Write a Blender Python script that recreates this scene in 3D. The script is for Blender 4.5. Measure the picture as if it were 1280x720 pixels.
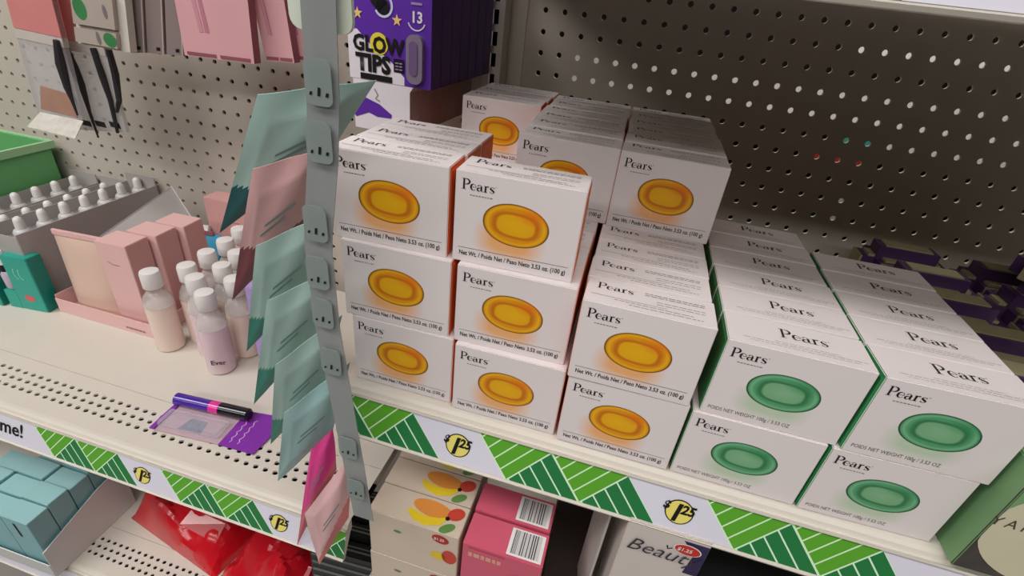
import bpy, bmesh, math, random
from mathutils import Vector, Matrix

random.seed(7)
for o in list(bpy.data.objects):
    bpy.data.objects.remove(o, do_unlink=True)
SC = bpy.context.scene
COL = SC.collection
ZO = 1.2                      # the right shelf's deck is 1.2 m above the shop floor; the code below measures from that deck

# ------------------------------------------------------------------ camera
CAM = Vector((.2232, -.3162, .3048))
FPX = 622.57
CR = ((0.96266048, 0.25058427, 0.10243209), (0.21499544, -0.47775629, -0.85177808), (-0.16450461, 0.84199552, -0.51379157))
cd = bpy.data.cameras.new('camera')
cd.sensor_width = 36.0
cd.lens = FPX / 1280 * 36.0
cd.clip_start = .01
cam = bpy.data.objects.new('camera', cd)
COL.objects.link(cam)
right, up, back = Vector(CR[0]), -Vector(CR[1]), -Vector(CR[2])
cam.matrix_world = Matrix(((right.x, up.x, back.x, CAM.x), (right.y, up.y, back.y, CAM.y), (right.z, up.z, back.z, CAM.z + ZO), (0, 0, 0, 1)))
SC.camera = cam

# ------------------------------------------------------------------ world, lights, exposure
w = bpy.data.worlds.new('world'); SC.world = w; w.use_nodes = True
w.node_tree.nodes['Background'].inputs[0].default_value = (1, .98, .96, 1)
w.node_tree.nodes['Background'].inputs[1].default_value = .018

def area(name, loc, sx, sy, power, col=(1, .97, .94)):
    d = bpy.data.lights.new(name, 'AREA'); d.shape = 'RECTANGLE'; d.size = sx; d.size_y = sy; d.energy = power; d.color = col
    o = bpy.data.objects.new(name, d); COL.objects.link(o); o.location = (loc[0], loc[1], loc[2] + ZO)
    return o
area('aisle_main_and_fill', (-.3, -1.05, 1.9), 4.5, .5, 54)
area('front_fill_row', (-.4, -2.9, 1.9), 4.5, .4, 84)  # fill row added to brighten upright faces from the front
area('aisle_main_and_fill', (-1.5, -.75, 1.9), 1.2, .5, 26)  # fill lamp added to brighten the left bay
area('next_aisle_light', (.3, 1.35, 1.9), 3.5, .4, 50)
SC.view_settings.view_transform = 'Standard'
SC.view_settings.look = 'None'
SC.view_settings.gamma = 1
SC.view_settings.use_curve_mapping = False
SC.view_settings.exposure = -0.12

# ------------------------------------------------------------------ helpers
def at(x, y, Y):
    """a photo pixel -> the point on the upright plane at depth Y"""
    a, b = (x - 640) / FPX, (y - 360) / FPX
    d = Vector([CR[0][i] * a + CR[1][i] * b + CR[2][i] for i in range(3)])
    return CAM + d * ((Y - CAM.y) / d.y)

def lin(c):
    return tuple(((v / 255) / 12.92 if v / 255 <= .04045 else ((v / 255 + .055) / 1.055) ** 2.4) for v in c)

MATS = {}
def mat(name, rgb, rough=.55, spec=.4, var=.06, scale=60, metal=0, alpha=1, trans=0, bump=0, emit=0):
    if name in MATS: return MATS[name]
    m = bpy.data.materials.new(name); m.use_nodes = True
    nt = m.node_tree; p = nt.nodes['Principled BSDF']
    L = lin(rgb)
    tc = nt.nodes.new('ShaderNodeTexCoord'); nz = nt.nodes.new('ShaderNodeTexNoise')
    nz.inputs['Scale'].default_value = scale; nz.inputs['Detail'].default_value = 3
    nt.links.new(tc.outputs['Object'], nz.inputs['Vector'])
    mx = nt.nodes.new('ShaderNodeMix'); mx.data_type = 'RGBA'
    mx.inputs['A'].default_value = (*[v * (1 - var) for v in L], 1)
    mx.inputs['B'].default_value = (*[min(1, v * (1 + var)) for v in L], 1)
    nt.links.new(nz.outputs['Fac'], mx.inputs['Factor'])
    nt.links.new(mx.outputs['Result'], p.inputs['Base Color'])
    p.inputs['Roughness'].default_value = rough
    p.inputs['Specular IOR Level'].default_value = spec
    p.inputs['Metallic'].default_value = metal
    p.inputs['Alpha'].default_value = alpha
    p.inputs['Transmission Weight'].default_value = trans
    if bump:
        b = nt.nodes.new('ShaderNodeBump'); b.inputs['Strength'].default_value = bump; b.inputs['Distance'].default_value = .001
        nt.links.new(nz.outputs['Fac'], b.inputs['Height']); nt.links.new(b.outputs['Normal'], p.inputs['Normal'])
    MATS[name] = m
    return m

class MB:
    """collects faces, then becomes one mesh object"""
    def __init__(s): s.v = []; s.f = []; s.m = []
    def face(s, pts, mi=0):
        n = len(s.v); s.v += [tuple(p) for p in pts]; s.f.append(tuple(range(n, n + len(pts)))); s.m.append(mi)
    def mesh(s, verts, faces, mi=0):
        n = len(s.v); s.v += [tuple(p) for p in verts]
        for f in faces: s.f.append(tuple(i + n for i in f)); s.m.append(mi)
    def box(s, x0, x1, y0, y1, z0, z1, mi=0, bev=0):
        bm = bmesh.new(); bmesh.ops.create_cube(bm, size=1)
        for v in bm.verts:
            v.co = ((x0 + x1) / 2 + v.co.x * (x1 - x0), (y0 + y1) / 2 + v.co.y * (y1 - y0), (z0 + z1) / 2 + v.co.z * (z1 - z0))
        if bev: bmesh.ops.bevel(bm, geom=bm.edges[:], offset=bev, segments=2, affect='EDGES')
        s.bm(bm, mi)
    def bm(s, bm, mi=0, mf=None):
        n = len(s.v); bm.verts.index_update(); bm.normal_update()
        s.v += [tuple(v.co) for v in bm.verts]
        for f in bm.faces: s.f.append(tuple(v.index + n for v in f.verts)); s.m.append(mf(f) if mf else mi)
        bm.free()
    def prism(s, poly, a, b, axis='y', mi=0, side=None):
        """polygon (u,v) pulled along an axis from a to b; y: (x,z)  x: (y,z)  z: (x,y)"""
        def P(u, v, t): return {'y': (u, t, v), 'x': (t, u, v), 'z': (u, v, t)}[axis]
        n = len(poly); A = [P(u, v, a) for u, v in poly]; B = [P(u, v, b) for u, v in poly]
        s.mesh(A + B, [tuple(range(n))], mi); base = len(s.v) - 2 * n
        s.f.append(tuple(base + n + i for i in reversed(range(n)))); s.m.append(mi)
        for i in range(n):
            j = (i + 1) % n
            s.f.append((base + i, base + j, base + n + j, base + n + i)); s.m.append(mi if side is None else side)
    def lathe(s, prof, seg=20, c=(0, 0, 0), mi=0):
        v = []; f = []
        for r, z in prof:
            for k in range(seg):
                a = 2 * math.pi * k / seg; v.append((c[0] + r * math.cos(a), c[1] + r * math.sin(a), c[2] + z))
        for i in range(len(prof) - 1):
            for k in range(seg):
                f.append((i * seg + k, i * seg + (k + 1) % seg, (i + 1) * seg + (k + 1) % seg, (i + 1) * seg + k))
        f.append(tuple(reversed(range(seg)))); f.append(tuple((len(prof) - 1) * seg + k for k in range(seg)))
        s.mesh(v, f, mi)
    def tube(s, pts, rad, seg=8, mi=0):
        pts = [Vector(p) for p in pts]; rs = rad if isinstance(rad, (list, tuple)) else [rad] * len(pts)
        v = []; f = []
        for i, p in enumerate(pts):
            t = (pts[min(i + 1, len(pts) - 1)] - pts[max(i - 1, 0)]).normalized()
            a = t.cross(Vector((.31, .17, .93))).normalized(); b = t.cross(a)
            for k in range(seg):
                q = 2 * math.pi * k / seg; v.append(p + (a * math.cos(q) + b * math.sin(q)) * rs[i])
        for i in range(len(pts) - 1):
            for k in range(seg):
                f.append((i * seg + k, i * seg + (k + 1) % seg, (i + 1) * seg + (k + 1) % seg, (i + 1) * seg + k))
        f.append(tuple(reversed(range(seg)))); f.append(tuple((len(pts) - 1) * seg + k for k in range(seg)))
        s.mesh(v, f, mi)
    def build(s, name, mats, parent=None, smooth=False, loc=None):
        me = bpy.data.meshes.new(name); me.from_pydata(s.v, [], s.f)
        for m in (mats if isinstance(mats, (list, tuple)) else [mats]): me.materials.append(m)
        for p, i in zip(me.polygons, s.m): p.material_index = i; p.use_smooth = smooth
        bm = bmesh.new(); bm.from_mesh(me); bmesh.ops.recalc_face_normals(bm, faces=bm.faces[:]); bm.to_mesh(me); bm.free()
        if smooth: me.set_sharp_from_angle(angle=math.radians(40))
        return link(name, me, parent, loc)

def link(name, me, parent=None, loc=None, rot=None):
    o = bpy.data.objects.new(name, me); COL.objects.link(o); o.parent = parent
    if loc is not None: o.location = loc
    if rot is not None: o.rotation_euler = rot
    return o

def tag(o, label, cat, group=None, kind=None):
    o['label'] = label
    if cat: o['category'] = cat
    if group: o['group'] = group
    if kind: o['kind'] = kind
    return o

def thing(name, label, cat, loc=(0, 0, 0), rot=(0, 0, 0), group=None):
    o = bpy.data.objects.new(name, None); o.empty_display_size = .02; COL.objects.link(o); o.location = loc; o.rotation_euler = rot
    return tag(o, label, cat, group)

def text_mesh(name, body, size, material, sx=1, shear=0, offset=0, align='LEFT', spacing=1):
    """lettering lying in the local XZ plane, facing -Y"""
    c = bpy.data.curves.new(name, 'FONT'); c.body = body; c.size = size; c.shear = shear; c.offset = offset; c.resolution_u = 2
    c.align_x = align; c.space_character = spacing
    t = bpy.data.objects.new(name, c); COL.objects.link(t)
    dg = bpy.context.evaluated_depsgraph_get(); dg.update()
    me = bpy.data.meshes.new_from_object(t.evaluated_get(dg)); bpy.data.objects.remove(t)
    for v in me.vertices: v.co = (v.co.x * sx, 0, v.co.y)
    me.materials.clear(); me.materials.append(material); me.name = name
    return me

def ribbon(mb, pts, ws, mi=0, mapf=lambda x, z: (x, 0, z)):
    pts = [Vector((p[0], p[1])) for p in pts]; L = []; Rr = []
    for i, p in enumerate(pts):
        t = (pts[min(i + 1, len(pts) - 1)] - pts[max(i - 1, 0)])
        t = t.normalized() if t.length else Vector((1, 0)); n = Vector((-t.y, t.x)); hw = (ws[i] if isinstance(ws, (list, tuple)) else ws) / 2
        L.append(p + n * hw); Rr.append(p - n * hw)
    for i in range(len(pts) - 1):
        mb.face([mapf(*L[i]), mapf(*L[i + 1]), mapf(*Rr[i + 1]), mapf(*Rr[i])], mi)

def arc(cx, cz, rx, rz, a0, a1, n=12):
    return [(cx + rx * math.cos(math.radians(a0 + (a1 - a0) * i / n)), cz + rz * math.sin(math.radians(a0 + (a1 - a0) * i / n))) for i in range(n + 1)]

def soap_wordmark(material):
    """the old-style serif word on the soap cartons, cap height 1"""
    mb = MB(); T = .035; K = .135
    def thick(n, lo, hi): return [lo + (hi - lo) * math.sin(math.pi * i / n) for i in range(n + 1)]
    def serif(x, z, wd): ribbon(mb, [(x - wd / 2, z), (x + wd / 2, z)], T)
    # P
    ribbon(mb, [(.17, 0), (.17, 1)], K); serif(.17, .018, .36); serif(.12, .982, .24)
    ribbon(mb, arc(.30, .73, .30, .255, 92, -92, 14), thick(14, T, K)); ribbon(mb, [(.17, .985), (.31, .985)], T); ribbon(mb, [(.2, .475), (.31, .475)], T)
    x = .70                                                            # e
    ribbon(mb, arc(x + .22, .30, .20, .28, 0, 180, 12) + arc(x + .22, .30, .20, .28, 180, 320, 10)[1:], [T + (K - T) * max(0, -math.cos(math.radians(320 * i / 22))) ** .7 for i in range(23)])
    ribbon(mb, [(x + .04, .31), (x + .42, .31)], T)
    x = 1.20                                                           # a
    ribbon(mb, [(x + .34, .06), (x + .34, .44)], K); ribbon(mb, arc(x + .2, .43, .14, .15, 0, 170, 8), thick(8, K * .8, T)); serif(x + .42, .02, .16)
    ribbon(mb, arc(x + .16, .17, .13, .15, 60, 300, 10), thick(10, T, K * .9)); ribbon(mb, [(x + .2, .31), (x + .34, .36)], T); ribbon(mb, [(x + .2, .03), (x + .34, .12)], T)
    x = 1.74                                                           # r
    ribbon(mb, [(x + .12, 0), (x + .12, .58)], K); serif(x + .12, .018, .3); serif(x + .07, .565, .16)
    ribbon(mb, arc(x + .28, .36, .15, .2, 170, 60, 6), [T, T, T * 1.3, T * 2, T * 2.6, T * 3.2, T * 3.4])
    x = 2.18                                                           # s
    ribbon(mb, arc(x + .2, .43, .13, .14, 20, 200, 8) + [(x + .12, .36), (x + .28, .24)] + arc(x + .2, .16, .14, .145, 20, -170, 8), [T] * 5 + [T * 1.6, T * 2.4, K * .8, K, K * 1.05, K * 1.05, K, K * .8, T * 2] + [T] * 7)
    ribbon(mb, [(x + .33, .45), (x + .33, .57)], T); ribbon(mb, [(x + .06, .03), (x + .06, .17)], T)
    ribbon(mb, arc(2.66, .62, .035, .035, 0, 360, 8), .02)             # registered mark
    me = bpy.data.meshes.new('brand_lettering'); me.from_pydata(mb.v, [], mb.f); me.materials.append(material)
    return me

def dashes(mb, x0, x1, z, h, rnd, mi=0, lo=.0015, hi=.005, gap=.0008, mapf=lambda x, z: (x, 0, z)):
    x = x0
    while x < x1:
        l = rnd.uniform(lo, hi); e = min(x + l, x1)
        mb.face([mapf(x, z), mapf(e, z), mapf(e, z + h), mapf(x, z + h)], mi); x = e + gap

# ------------------------------------------------------------------ materials
CREAM = mat('shelf_cream_paint', (206, 199, 188), .45, .4, .04, 30)
PEG = mat('pegboard_paint', (194, 186, 174), .6, .3, .05, 25)
DARK = mat('cavity_shade', (24, 21, 20), .9, .1)  # near-black that puts shade into hollows and behind holes
STRIPW = mat('strip_paper', (214, 212, 224), .4, .4, .02)
GLT = mat('print_light_green', (84, 158, 44), .45, .4, .05, 40)
GDK = mat('print_dark_green', (34, 112, 58), .45, .4, .05, 40)
GLN = mat('print_pale_green_line', (200, 232, 196), .45, .4, .02)
YEL = mat('tag_yellow', (226, 212, 110), .45, .4, .03)
INK = mat('print_black', (22, 20, 22), .5, .3, .02)
GREYINK = mat('print_grey', (120, 112, 114), .6, .2, .02)
PALEINK = mat('print_pale_grey', (168, 160, 162), .6, .2, .02)
CARD = mat('carton_white', (226, 217, 217), .5, .35, .03, 45)
ORSIDE = mat('carton_orange_side', (222, 112, 60), .5, .35, .05, 40)
GRSIDE = mat('carton_green_side', (64, 150, 92), .5, .35, .06, 40)
WHITE = mat('white_plastic', (232, 230, 228), .4, .5, .02)
METAL = mat('bright_hook_steel', (190, 188, 184), .3, .5, .03, metal=1)
CLEAR = mat('clear_plastic', (226, 226, 230), .12, .6, .02, alpha=.28)

def front_print(name, green):
    """carton front: white card with a printed picture of an oval bar of soap and its soft coloured glow"""
    m = bpy.data.materials.new(name); m.use_nodes = True; nt = m.node_tree; N = nt.nodes; K = nt.links
    p = N['Principled BSDF']; p.inputs['Roughness'].default_value = .45; p.inputs['Specular IOR Level'].default_value = .4
    W, H = (.0892, .0638) if green else (.087, .0668)
    a, b = (.0228, .0145) if green else (.0230, .0153)
    tc = N.new('ShaderNodeTexCoord'); mp = N.new('ShaderNodeMapping'); mp.vector_type = 'TEXTURE'
    mp.inputs['Location'].default_value = (W * .5, 0, H * (.50 if green else .515)); mp.inputs['Rotation'].default_value = (0, math.radians(2 if green else 3.5), 0)
    K.new(tc.outputs['Object'], mp.inputs['Vector'])
    sx = N.new('ShaderNodeSeparateXYZ'); K.new(mp.outputs['Vector'], sx.inputs[0])
    def mth(op, i, j=None, k=None):
        n = N.new('ShaderNodeMath'); n.operation = op
        for q, val in enumerate((i, j, k)):
            if val is None: continue
            if isinstance(val, (int, float)): n.inputs[q].default_value = val
            else: K.new(val, n.inputs[q])
        return n.outputs[0]
    u = mth('DIVIDE', sx.outputs[0], a); v = mth('DIVIDE', sx.outputs[2], b)
    def radius(u, v, pw):
        return mth('POWER', mth('ADD', mth('POWER', mth('ABSOLUTE', u), pw), mth('POWER', mth('ABSOLUTE', v), pw)), 1 / pw)
    r = radius(u, v, 2.1); r2 = mth('DIVIDE', radius(mth('DIVIDE', u, .68 if green else .70), mth('DIVIDE', v, .60), 2.7), 1.25)
    def ramp(fac, stops):
        n = N.new('ShaderNodeValToRGB'); e = n.color_ramp.elements
        for i, (pos, c) in enumerate(stops):
            el = e[i] if i < 2 else e.new(pos)
            el.position = pos; el.color = (*lin(c), 1)
        K.new(fac, n.inputs[0]); return n.outputs[0]
    if green:
        inner = ramp(r2, [(0, (132, 180, 138)), (.62, (116, 172, 126)), (.70, (50, 118, 76)), (.78, (56, 128, 82)), (.88, (84, 156, 108)), (1, (84, 156, 108))])
        outer = ramp(r, [(0, (84, 156, 108)), (.78, (84, 156, 108)), (.86, (118, 182, 138)), (.93, (88, 158, 110)), (.965, (36, 84, 58)), (1, (36, 84, 58))])
        glowc, warm = (150, 196, 140), (40, 130, 80)
    else:
        inner = ramp(r2, [(0, (232, 176, 14)), (.62, (228, 166, 10)), (.70, (196, 110, 6)), (.78, (200, 116, 8)), (.88, (222, 148, 12)), (1, (222, 148, 12))])
        outer = ramp(r, [(0, (222, 148, 12)), (.78, (222, 148, 12)), (.86, (234, 176, 20)), (.93, (222, 150, 10)), (.965, (122, 84, 20)), (1, (122, 84, 20))])
        glowc, warm = (236, 164, 80), (224, 104, 14)
    def mix(f, A, B):
        n = N.new('ShaderNodeMix'); n.data_type = 'RGBA'
        for s_, val in (('Factor', f), ('A', A), ('B', B)):
            if isinstance(val, tuple): n.inputs[s_].default_value = (*lin(val), 1)
            else: K.new(val, n.inputs[s_])
        return n.outputs['Result']
    def clamp(x):
        n = N.new('ShaderNodeClamp'); K.new(x, n.inputs[0]); return n.outputs[0]
    soap = mix(mth('LESS_THAN', r2, .90), outer, inner)
    # printed orange blush on the upper right of the bar
    wf = clamp(mth('SUBTRACT', 1.0, radius(mth('MULTIPLY', mth('SUBTRACT', u, .5), 1.6), mth('MULTIPLY', mth('SUBTRACT', v, .6), 2.0), 2)))
    soap = mix(mth('MULTIPLY', wf, .75), soap, warm)
    # printed glow under the bar
    g = clamp(mth('SUBTRACT', 1.0, radius(mth('DIVIDE', mth('ADD', u, .12), 1.15), mth('DIVIDE', mth('ADD', v, .85), .95), 3.2)))
    base = mix(mth('MULTIPLY', clamp(mth('MULTIPLY', g, 1.9)), .85 if not green else .55), (226, 217, 217), glowc)
    inside = mth('LESS_THAN', r, 1.0)
    K.new(mix(inside, base, soap), p.inputs['Base Color'])
    return m
PRINT_O = front_print('carton_front_amber', False)
PRINT_G = front_print('carton_front_green', True)

# ------------------------------------------------------------------ setting
mb = MB(); mb.box(-4, 4, -4, 3, -ZO - .05, -ZO)
tag(mb.build('floor', mat('floor_vinyl', (150, 146, 140), .4, .4, .08, 8)), 'grey vinyl shop floor under the shelving', None, kind='structure')

# pegboards: real holes at one-inch pitch
def pegboard(name, label, x0, x1, z0, z1, px, pz, Y, cat='pegboard'):
    P = .0254; R_ = .0036; mb = MB(); nx0 = math.ceil((x0 - px) / P + .5); nx1 = math.floor((x1 - px) / P - .5)
    nz0 = math.ceil((z0 - pz) / P + .5); nz1 = math.floor((z1 - pz) / P - .5); n = 10
    th = .004
    sq = []
    for k in range(n):
        a = 2 * math.pi * (k + .5) / n; c, s = math.cos(a), math.sin(a); q = max(abs(c), abs(s)); sq.append((c / q, s / q))
    # corners are inserted so that neighbouring cells meet
    for i in range(nx0, nx1 + 1):
        for j in range(nz0, nz1 + 1):
            cx, cz = px + i * P, pz + j * P
            ring = [(cx + R_ * math.cos(2 * math.pi * (k + .5) / n), cz + R_ * math.sin(2 * math.pi * (k + .5) / n)) for k in range(n)]
            out = [(cx + P / 2 * u, cz + P / 2 * v) for u, v in sq]
            base = len(mb.v)
            mb.v += [(u, Y, v) for u, v in ring] + [(u, Y, v) for u, v in out] + [(u, Y + th, v) for u, v in ring]
            for k in range(n):
                l = (k + 1) % n
                mb.f.append((base + k, base + l, base + n + l, base + n + k)); mb.m.append(0)
                mb.f.append((base + l, base + k, base + 2 * n + k, base + 2 * n + l)); mb.m.append(0)
                (u0, v0), (u1, v1) = sq[k], sq[l]
                if abs(abs(u0) - abs(u1)) > 1e-6 or (abs(u0) < .999 and abs(u1) < .999):
                    pass
                if (abs(u0) > .9999) != (abs(u1) > .9999) :
                    c_ = (cx + P / 2 * (1 if (u0 + u1) > 0 else -1), Y, cz + P / 2 * (1 if (v0 + v1) > 0 else -1))
                    mb.v.append(c_); mb.f.append((base + n + k, base + n + l, len(mb.v) - 1)); mb.m.append(0)
    gx0, gx1 = px + (nx0 - .5) * P, px + (nx1 + .5) * P; gz0, gz1 = pz + (nz0 - .5) * P, pz + (nz1 + .5) * P
    for a, b, c, d in ((x0, gx0, z0, z1), (gx1, x1, z0, z1), (gx0, gx1, z0, gz0), (gx0, gx1, gz1, z1)):
        if b > a and d > c: mb.face([(a, Y, c), (b, Y, c), (b, Y, d), (a, Y, d)])
    o = mb.build(name, PEG)
    # keep the normals towards the aisle
    return tag(o, label, cat, kind='structure')
pegboard('wall_back', 'cream pegboard panel behind the hanging cards and bottle trays', -1.17, .012, -1.0, .62, .0109, .0078, .3836)
pegboard('wall_back_shaded', 'shaded pegboard panel behind the stacked soap cartons', .058, 1.17, -1.0, .36, .0049, .0051, .4119)
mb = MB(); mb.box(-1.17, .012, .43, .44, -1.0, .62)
tag(mb.build('hole_shade_board', DARK), 'added dark board standing in for shade behind the peg holes', None, kind='structure')  # dark sheet added so the left peg holes read as shade

# slotted upright between the two bays
up_ = thing('shelf_upright', 'slotted cream steel upright post between the two pegboards', 'post')
mb = MB(); F = .379
xs = [.012, .021, .029, .038, .047, .058]
zs0, zs1 = -1.2, .62
sl = []; z = -.55
while z < .58: sl.append((z, z + .0165)); z += .0254
def seg(x0, x1, z0, z1, Y=F): mb.box(x0, x1, Y, Y + .002, z0, z1)
seg(.012, .0205, zs0, zs1); seg(.0285, .036, zs0, zs1)
zp = zs0
for a, b in sl: seg(.0205, .0285, zp, a); zp = b
seg(.0205, .0285, zp, zs1)
mb.box(.034, .036, F + .002, .4117, zs0, zs1); mb.box(.012, .014, F + .002, .43, zs0, zs1)
mb.build('slotted_face', CREAM, up_)
mb = MB(); mb.box(.036, .058, .4105, .4125, zs0, .36); mb.build('side_flange', CREAM, up_)
mb = MB(); mb.box(.016, .034, .40, .402, zs0, zs1); mb.build('inner_channel', DARK, up_)

# ------------------------------------------------------------------ shelves
TOPY, TOPZ, BOTY, BOTZ = -.037, -.008, -.0475, -.0425
SV = Vector((0, BOTY - TOPY, BOTZ - TOPZ))
def on_strip(s, t, off=.0004):
    nrm = Vector((0, SV.z, -SV.y)).normalized()
    if nrm.y > 0: nrm = -nrm
    return Vector((s, TOPY, TOPZ)) + SV * t + nrm * off

STRIP_ROT = -math.atan2(TOPY - BOTY, TOPZ - BOTZ)
PITCH = .1812
def strip_mat(name, s0):
    """printed paper: white with herringbone blocks of light and dark green stripes, first block at s0, one each PITCH"""
    m = bpy.data.materials.new(name); m.use_nodes = True; nt = m.node_tree; N = nt.nodes; K = nt.links; p = N['Principled BSDF']
    p.inputs['Roughness'].default_value = .4; p.inputs['Specular IOR Level'].default_value = .4
    def mth(op, i, j=None):
        n = N.new('ShaderNodeMath'); n.operation = op
        for q, val in enumerate((i, j)):
            if val is None: continue
            if isinstance(val, (int, float)): n.inputs[q].default_value = val
            else: K.new(val, n.inputs[q])
        return n.outputs[0]
    def mix(f, A, B):
        n = N.new('ShaderNodeMix'); n.data_type = 'RGBA'
        for s_, val in (('Factor', f), ('A', A), ('B', B)):
            if isinstance(val, tuple): n.inputs[s_].default_value = (*lin(val), 1)
            else: K.new(val, n.inputs[s_])
        return n.outputs['Result']
    tc = N.new('ShaderNodeTexCoord'); sx = N.new('ShaderNodeSeparateXYZ'); K.new(tc.outputs['Object'], sx.inputs[0])
    t = mth('DIVIDE', mth('SUBTRACT', sx.outputs[2], TOPZ), BOTZ - TOPZ)
    rel = mth('SUBTRACT', sx.outputs[0], s0)
    u = mth('SUBTRACT', mth('MODULO', mth('ADD', rel, PITCH * 10), PITCH), mth('MULTIPLY', t, .0295))
    inb = mth('MULTIPLY', mth('MULTIPLY', mth('GREATER_THAN', u, 0), mth('LESS_THAN', u, .123)), mth('GREATER_THAN', rel, -.001))
    g = mth('DIVIDE', mth('MODULO', u, .0615), .0615)
    f = mth('ADD', g, t)
    light = mth('LESS_THAN', f, 1.0)
    ll = mth('MULTIPLY', mth('GREATER_THAN', mth('FRACT', mth('ADD', mth('MULTIPLY', f, 4.5), .52)), .11), mth('GREATER_THAN', g, .022))
    dl = mth('MULTIPLY', mth('MULTIPLY', mth('GREATER_THAN', mth('FRACT', mth('ADD', mth('MULTIPLY', g, 4.2), -.18)), .11), mth('GREATER_THAN', f, 1.022)), mth('LESS_THAN', g, .988))
    cl = mix(ll, (206, 236, 196), (88, 160, 44)); cdk = mix(dl, (206, 236, 206), (36, 116, 62))
    K.new(mix(inb, (214, 212, 224), mix(light, cdk, cl)), p.inputs['Base Color'])
    return m

def shelf(name, label, x0, x1, pivot, yaw, ydeck, perforated=False, tags=(), blocks=(), clip=None, depth=.40, z=0, banner=None, plain=False):
    root = thing(name, label, 'shelf', (pivot, 0, z), (0, 0, yaw))
    a, b = x0 - pivot, x1 - pivot
    mb = MB()
    if not perforated:
        mb.box(a, b, -.0265, depth, -.014, 0)
        mb.build('deck', CREAM, root)
    else:
        mb.box(a, b, .0405, depth, -.014, 0); mb.box(a, b, .027, .0398, -.014, 0)
        mb.box(a, b, .0398, .0405, -.014, -.0015, 0)
        mb.build('deck', CREAM, root)
        pm = MB(); pitch = .0127; rows = [(.0185, 0), (.0068, .5), (-.0049, 0)]; rp = .0117
        nn = int((b - a) / pitch)
        pm.face([(a, .027, 0), (b, .027, 0), (b, rows[0][0] + rp / 2, 0), (a, rows[0][0] + rp / 2, 0)])
        pm.face([(a, rows[2][0] - rp / 2, 0), (b, rows[2][0] - rp / 2, 0), (b, -.0265, 0), (a, -.0265, 0)])
        ring = [(.0034, -.0010), (.0021, .0025), (-.0013, .0028), (-.0034, .0010), (-.0021, -.0025), (.0013, -.0028)]
        for yc, sh in rows:
            xa = a + sh * pitch
            if sh: pm.face([(a, yc - rp / 2, 0), (xa, yc - rp / 2, 0), (xa, yc + rp / 2, 0), (a, yc + rp / 2, 0)])
            for i in range(nn - 1):
                cx = xa + (i + .5) * pitch; hx, hy = pitch / 2, rp / 2
                out = [(hx, 0), (hx * .3, hy), (-hx, hy), (-hx, 0), (-hx * .3, -hy), (hx, -hy)]
                q = len(pm.v)
                pm.v += [(cx + u, yc + v, 0) for u, v in ring] + [(cx + u, yc + v, 0) for u, v in out] + [(cx + u, yc + v, -.0025) for u, v in ring]
                for k in range(6):
                    l = (k + 1) % 6
                    pm.f.append((q + k, q + l, q + 6 + l, q + 6 + k)); pm.m.append(0)
                    pm.f.append((q + k, q + l, q + 12 + l, q + 12 + k)); pm.m.append(0)
                pm.face([(cx + hx, yc, 0), (cx + hx, yc + hy, 0), (cx + hx * .3, yc + hy, 0)])
                pm.face([(cx - hx, yc, 0), (cx - hx, yc - hy, 0), (cx - hx * .3, yc - hy, 0)])
            xe = xa + (nn - 1) * pitch
            pm.face([(xe, yc - rp / 2, 0), (b, yc - rp / 2, 0), (b, yc + rp / 2, 0), (xe, yc + rp / 2, 0)])
        pm.build('perforated_deck', CREAM, root)
        mb = MB(); mb.box(a, b, -.026, .027, -.014, -.011); mb.build('under_deck_shade', DARK, root)  # dark sheet, shade below the deck holes put into its colour
    # rolled front lip with the ticket channel
    prof = [(-.0265, 0), (-.0300, -.0006), (-.0330, -.0026), (-.0346, -.0058), (-.0362, -.0062), (-.0386, -.0048), (-.0392, -.0066), (TOPY, TOPZ), (BOTY, BOTZ), (BOTY - .0024, BOTZ - .0006), (BOTY - .0016, BOTZ - .0026), (BOTY + .003, BOTZ - .003), (TOPY + .006, TOPZ - .01), (-.0265, -.014)]
    mb = MB(); mb.prism(prof, a, b, 'x'); mb.build('front_lip', CREAM, root)
    # printed paper strip
    mb = MB(); q = [on_strip(a + .0006, .0, .0003), on_strip(b, .0, .0003), on_strip(b, .985, .0003), on_strip(a + .0006, .985, .0003)]
    mb.face(q); st = mb.build('label_strip', strip_mat(name + '_strip_print', blocks[0] - pivot) if blocks else STRIPW, root)
    for s0 in tags:
        s = s0 - pivot
        c = on_strip(s, .5, .0006); tm = MB(); R_ = .0098
        ex = Vector((1, 0, 0)); ez = -SV.normalized()
        def disc(r0, off, sx=1): 
            base = on_strip(s, .5, off); return [base + ex * (r0 * sx * math.cos(2 * math.pi * k / 24)) + ez * (r0 * math.sin(2 * math.pi * k / 24)) for k in range(24)]
        tm.face(disc(R_ * 1.1, .0006), 1); tm.face(disc(R_, .0008), 0)
        to = tm.build('price_tag', [YEL, INK], root); 
        for body, size, dx, dz in (('1', .0215, -.0078, -.0078), ('$', .0092, -.0128, .0010), ('25', .0112, .0006, -.0006)):
            me = text_mesh('price_figures', body, size, INK, .92, .22, .0007 if body == '1' else .0004)
            fo = link('price_figures', me, to); base = on_strip(s, .5, .0011) + ex * dx + ez * dz
            fo.location = base; fo.rotation_euler = (STRIP_ROT, 0, 0)
    if banner:
        me = text_mesh('banner_lettering', banner[0], .026, INK, .95, .1, .0004)
        fo = link('banner_lettering', me, st); fo.location = on_strip(banner[1] - pivot, .68, .0009); fo.rotation_euler = (STRIP_ROT, 0, 0)
    return root

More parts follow.
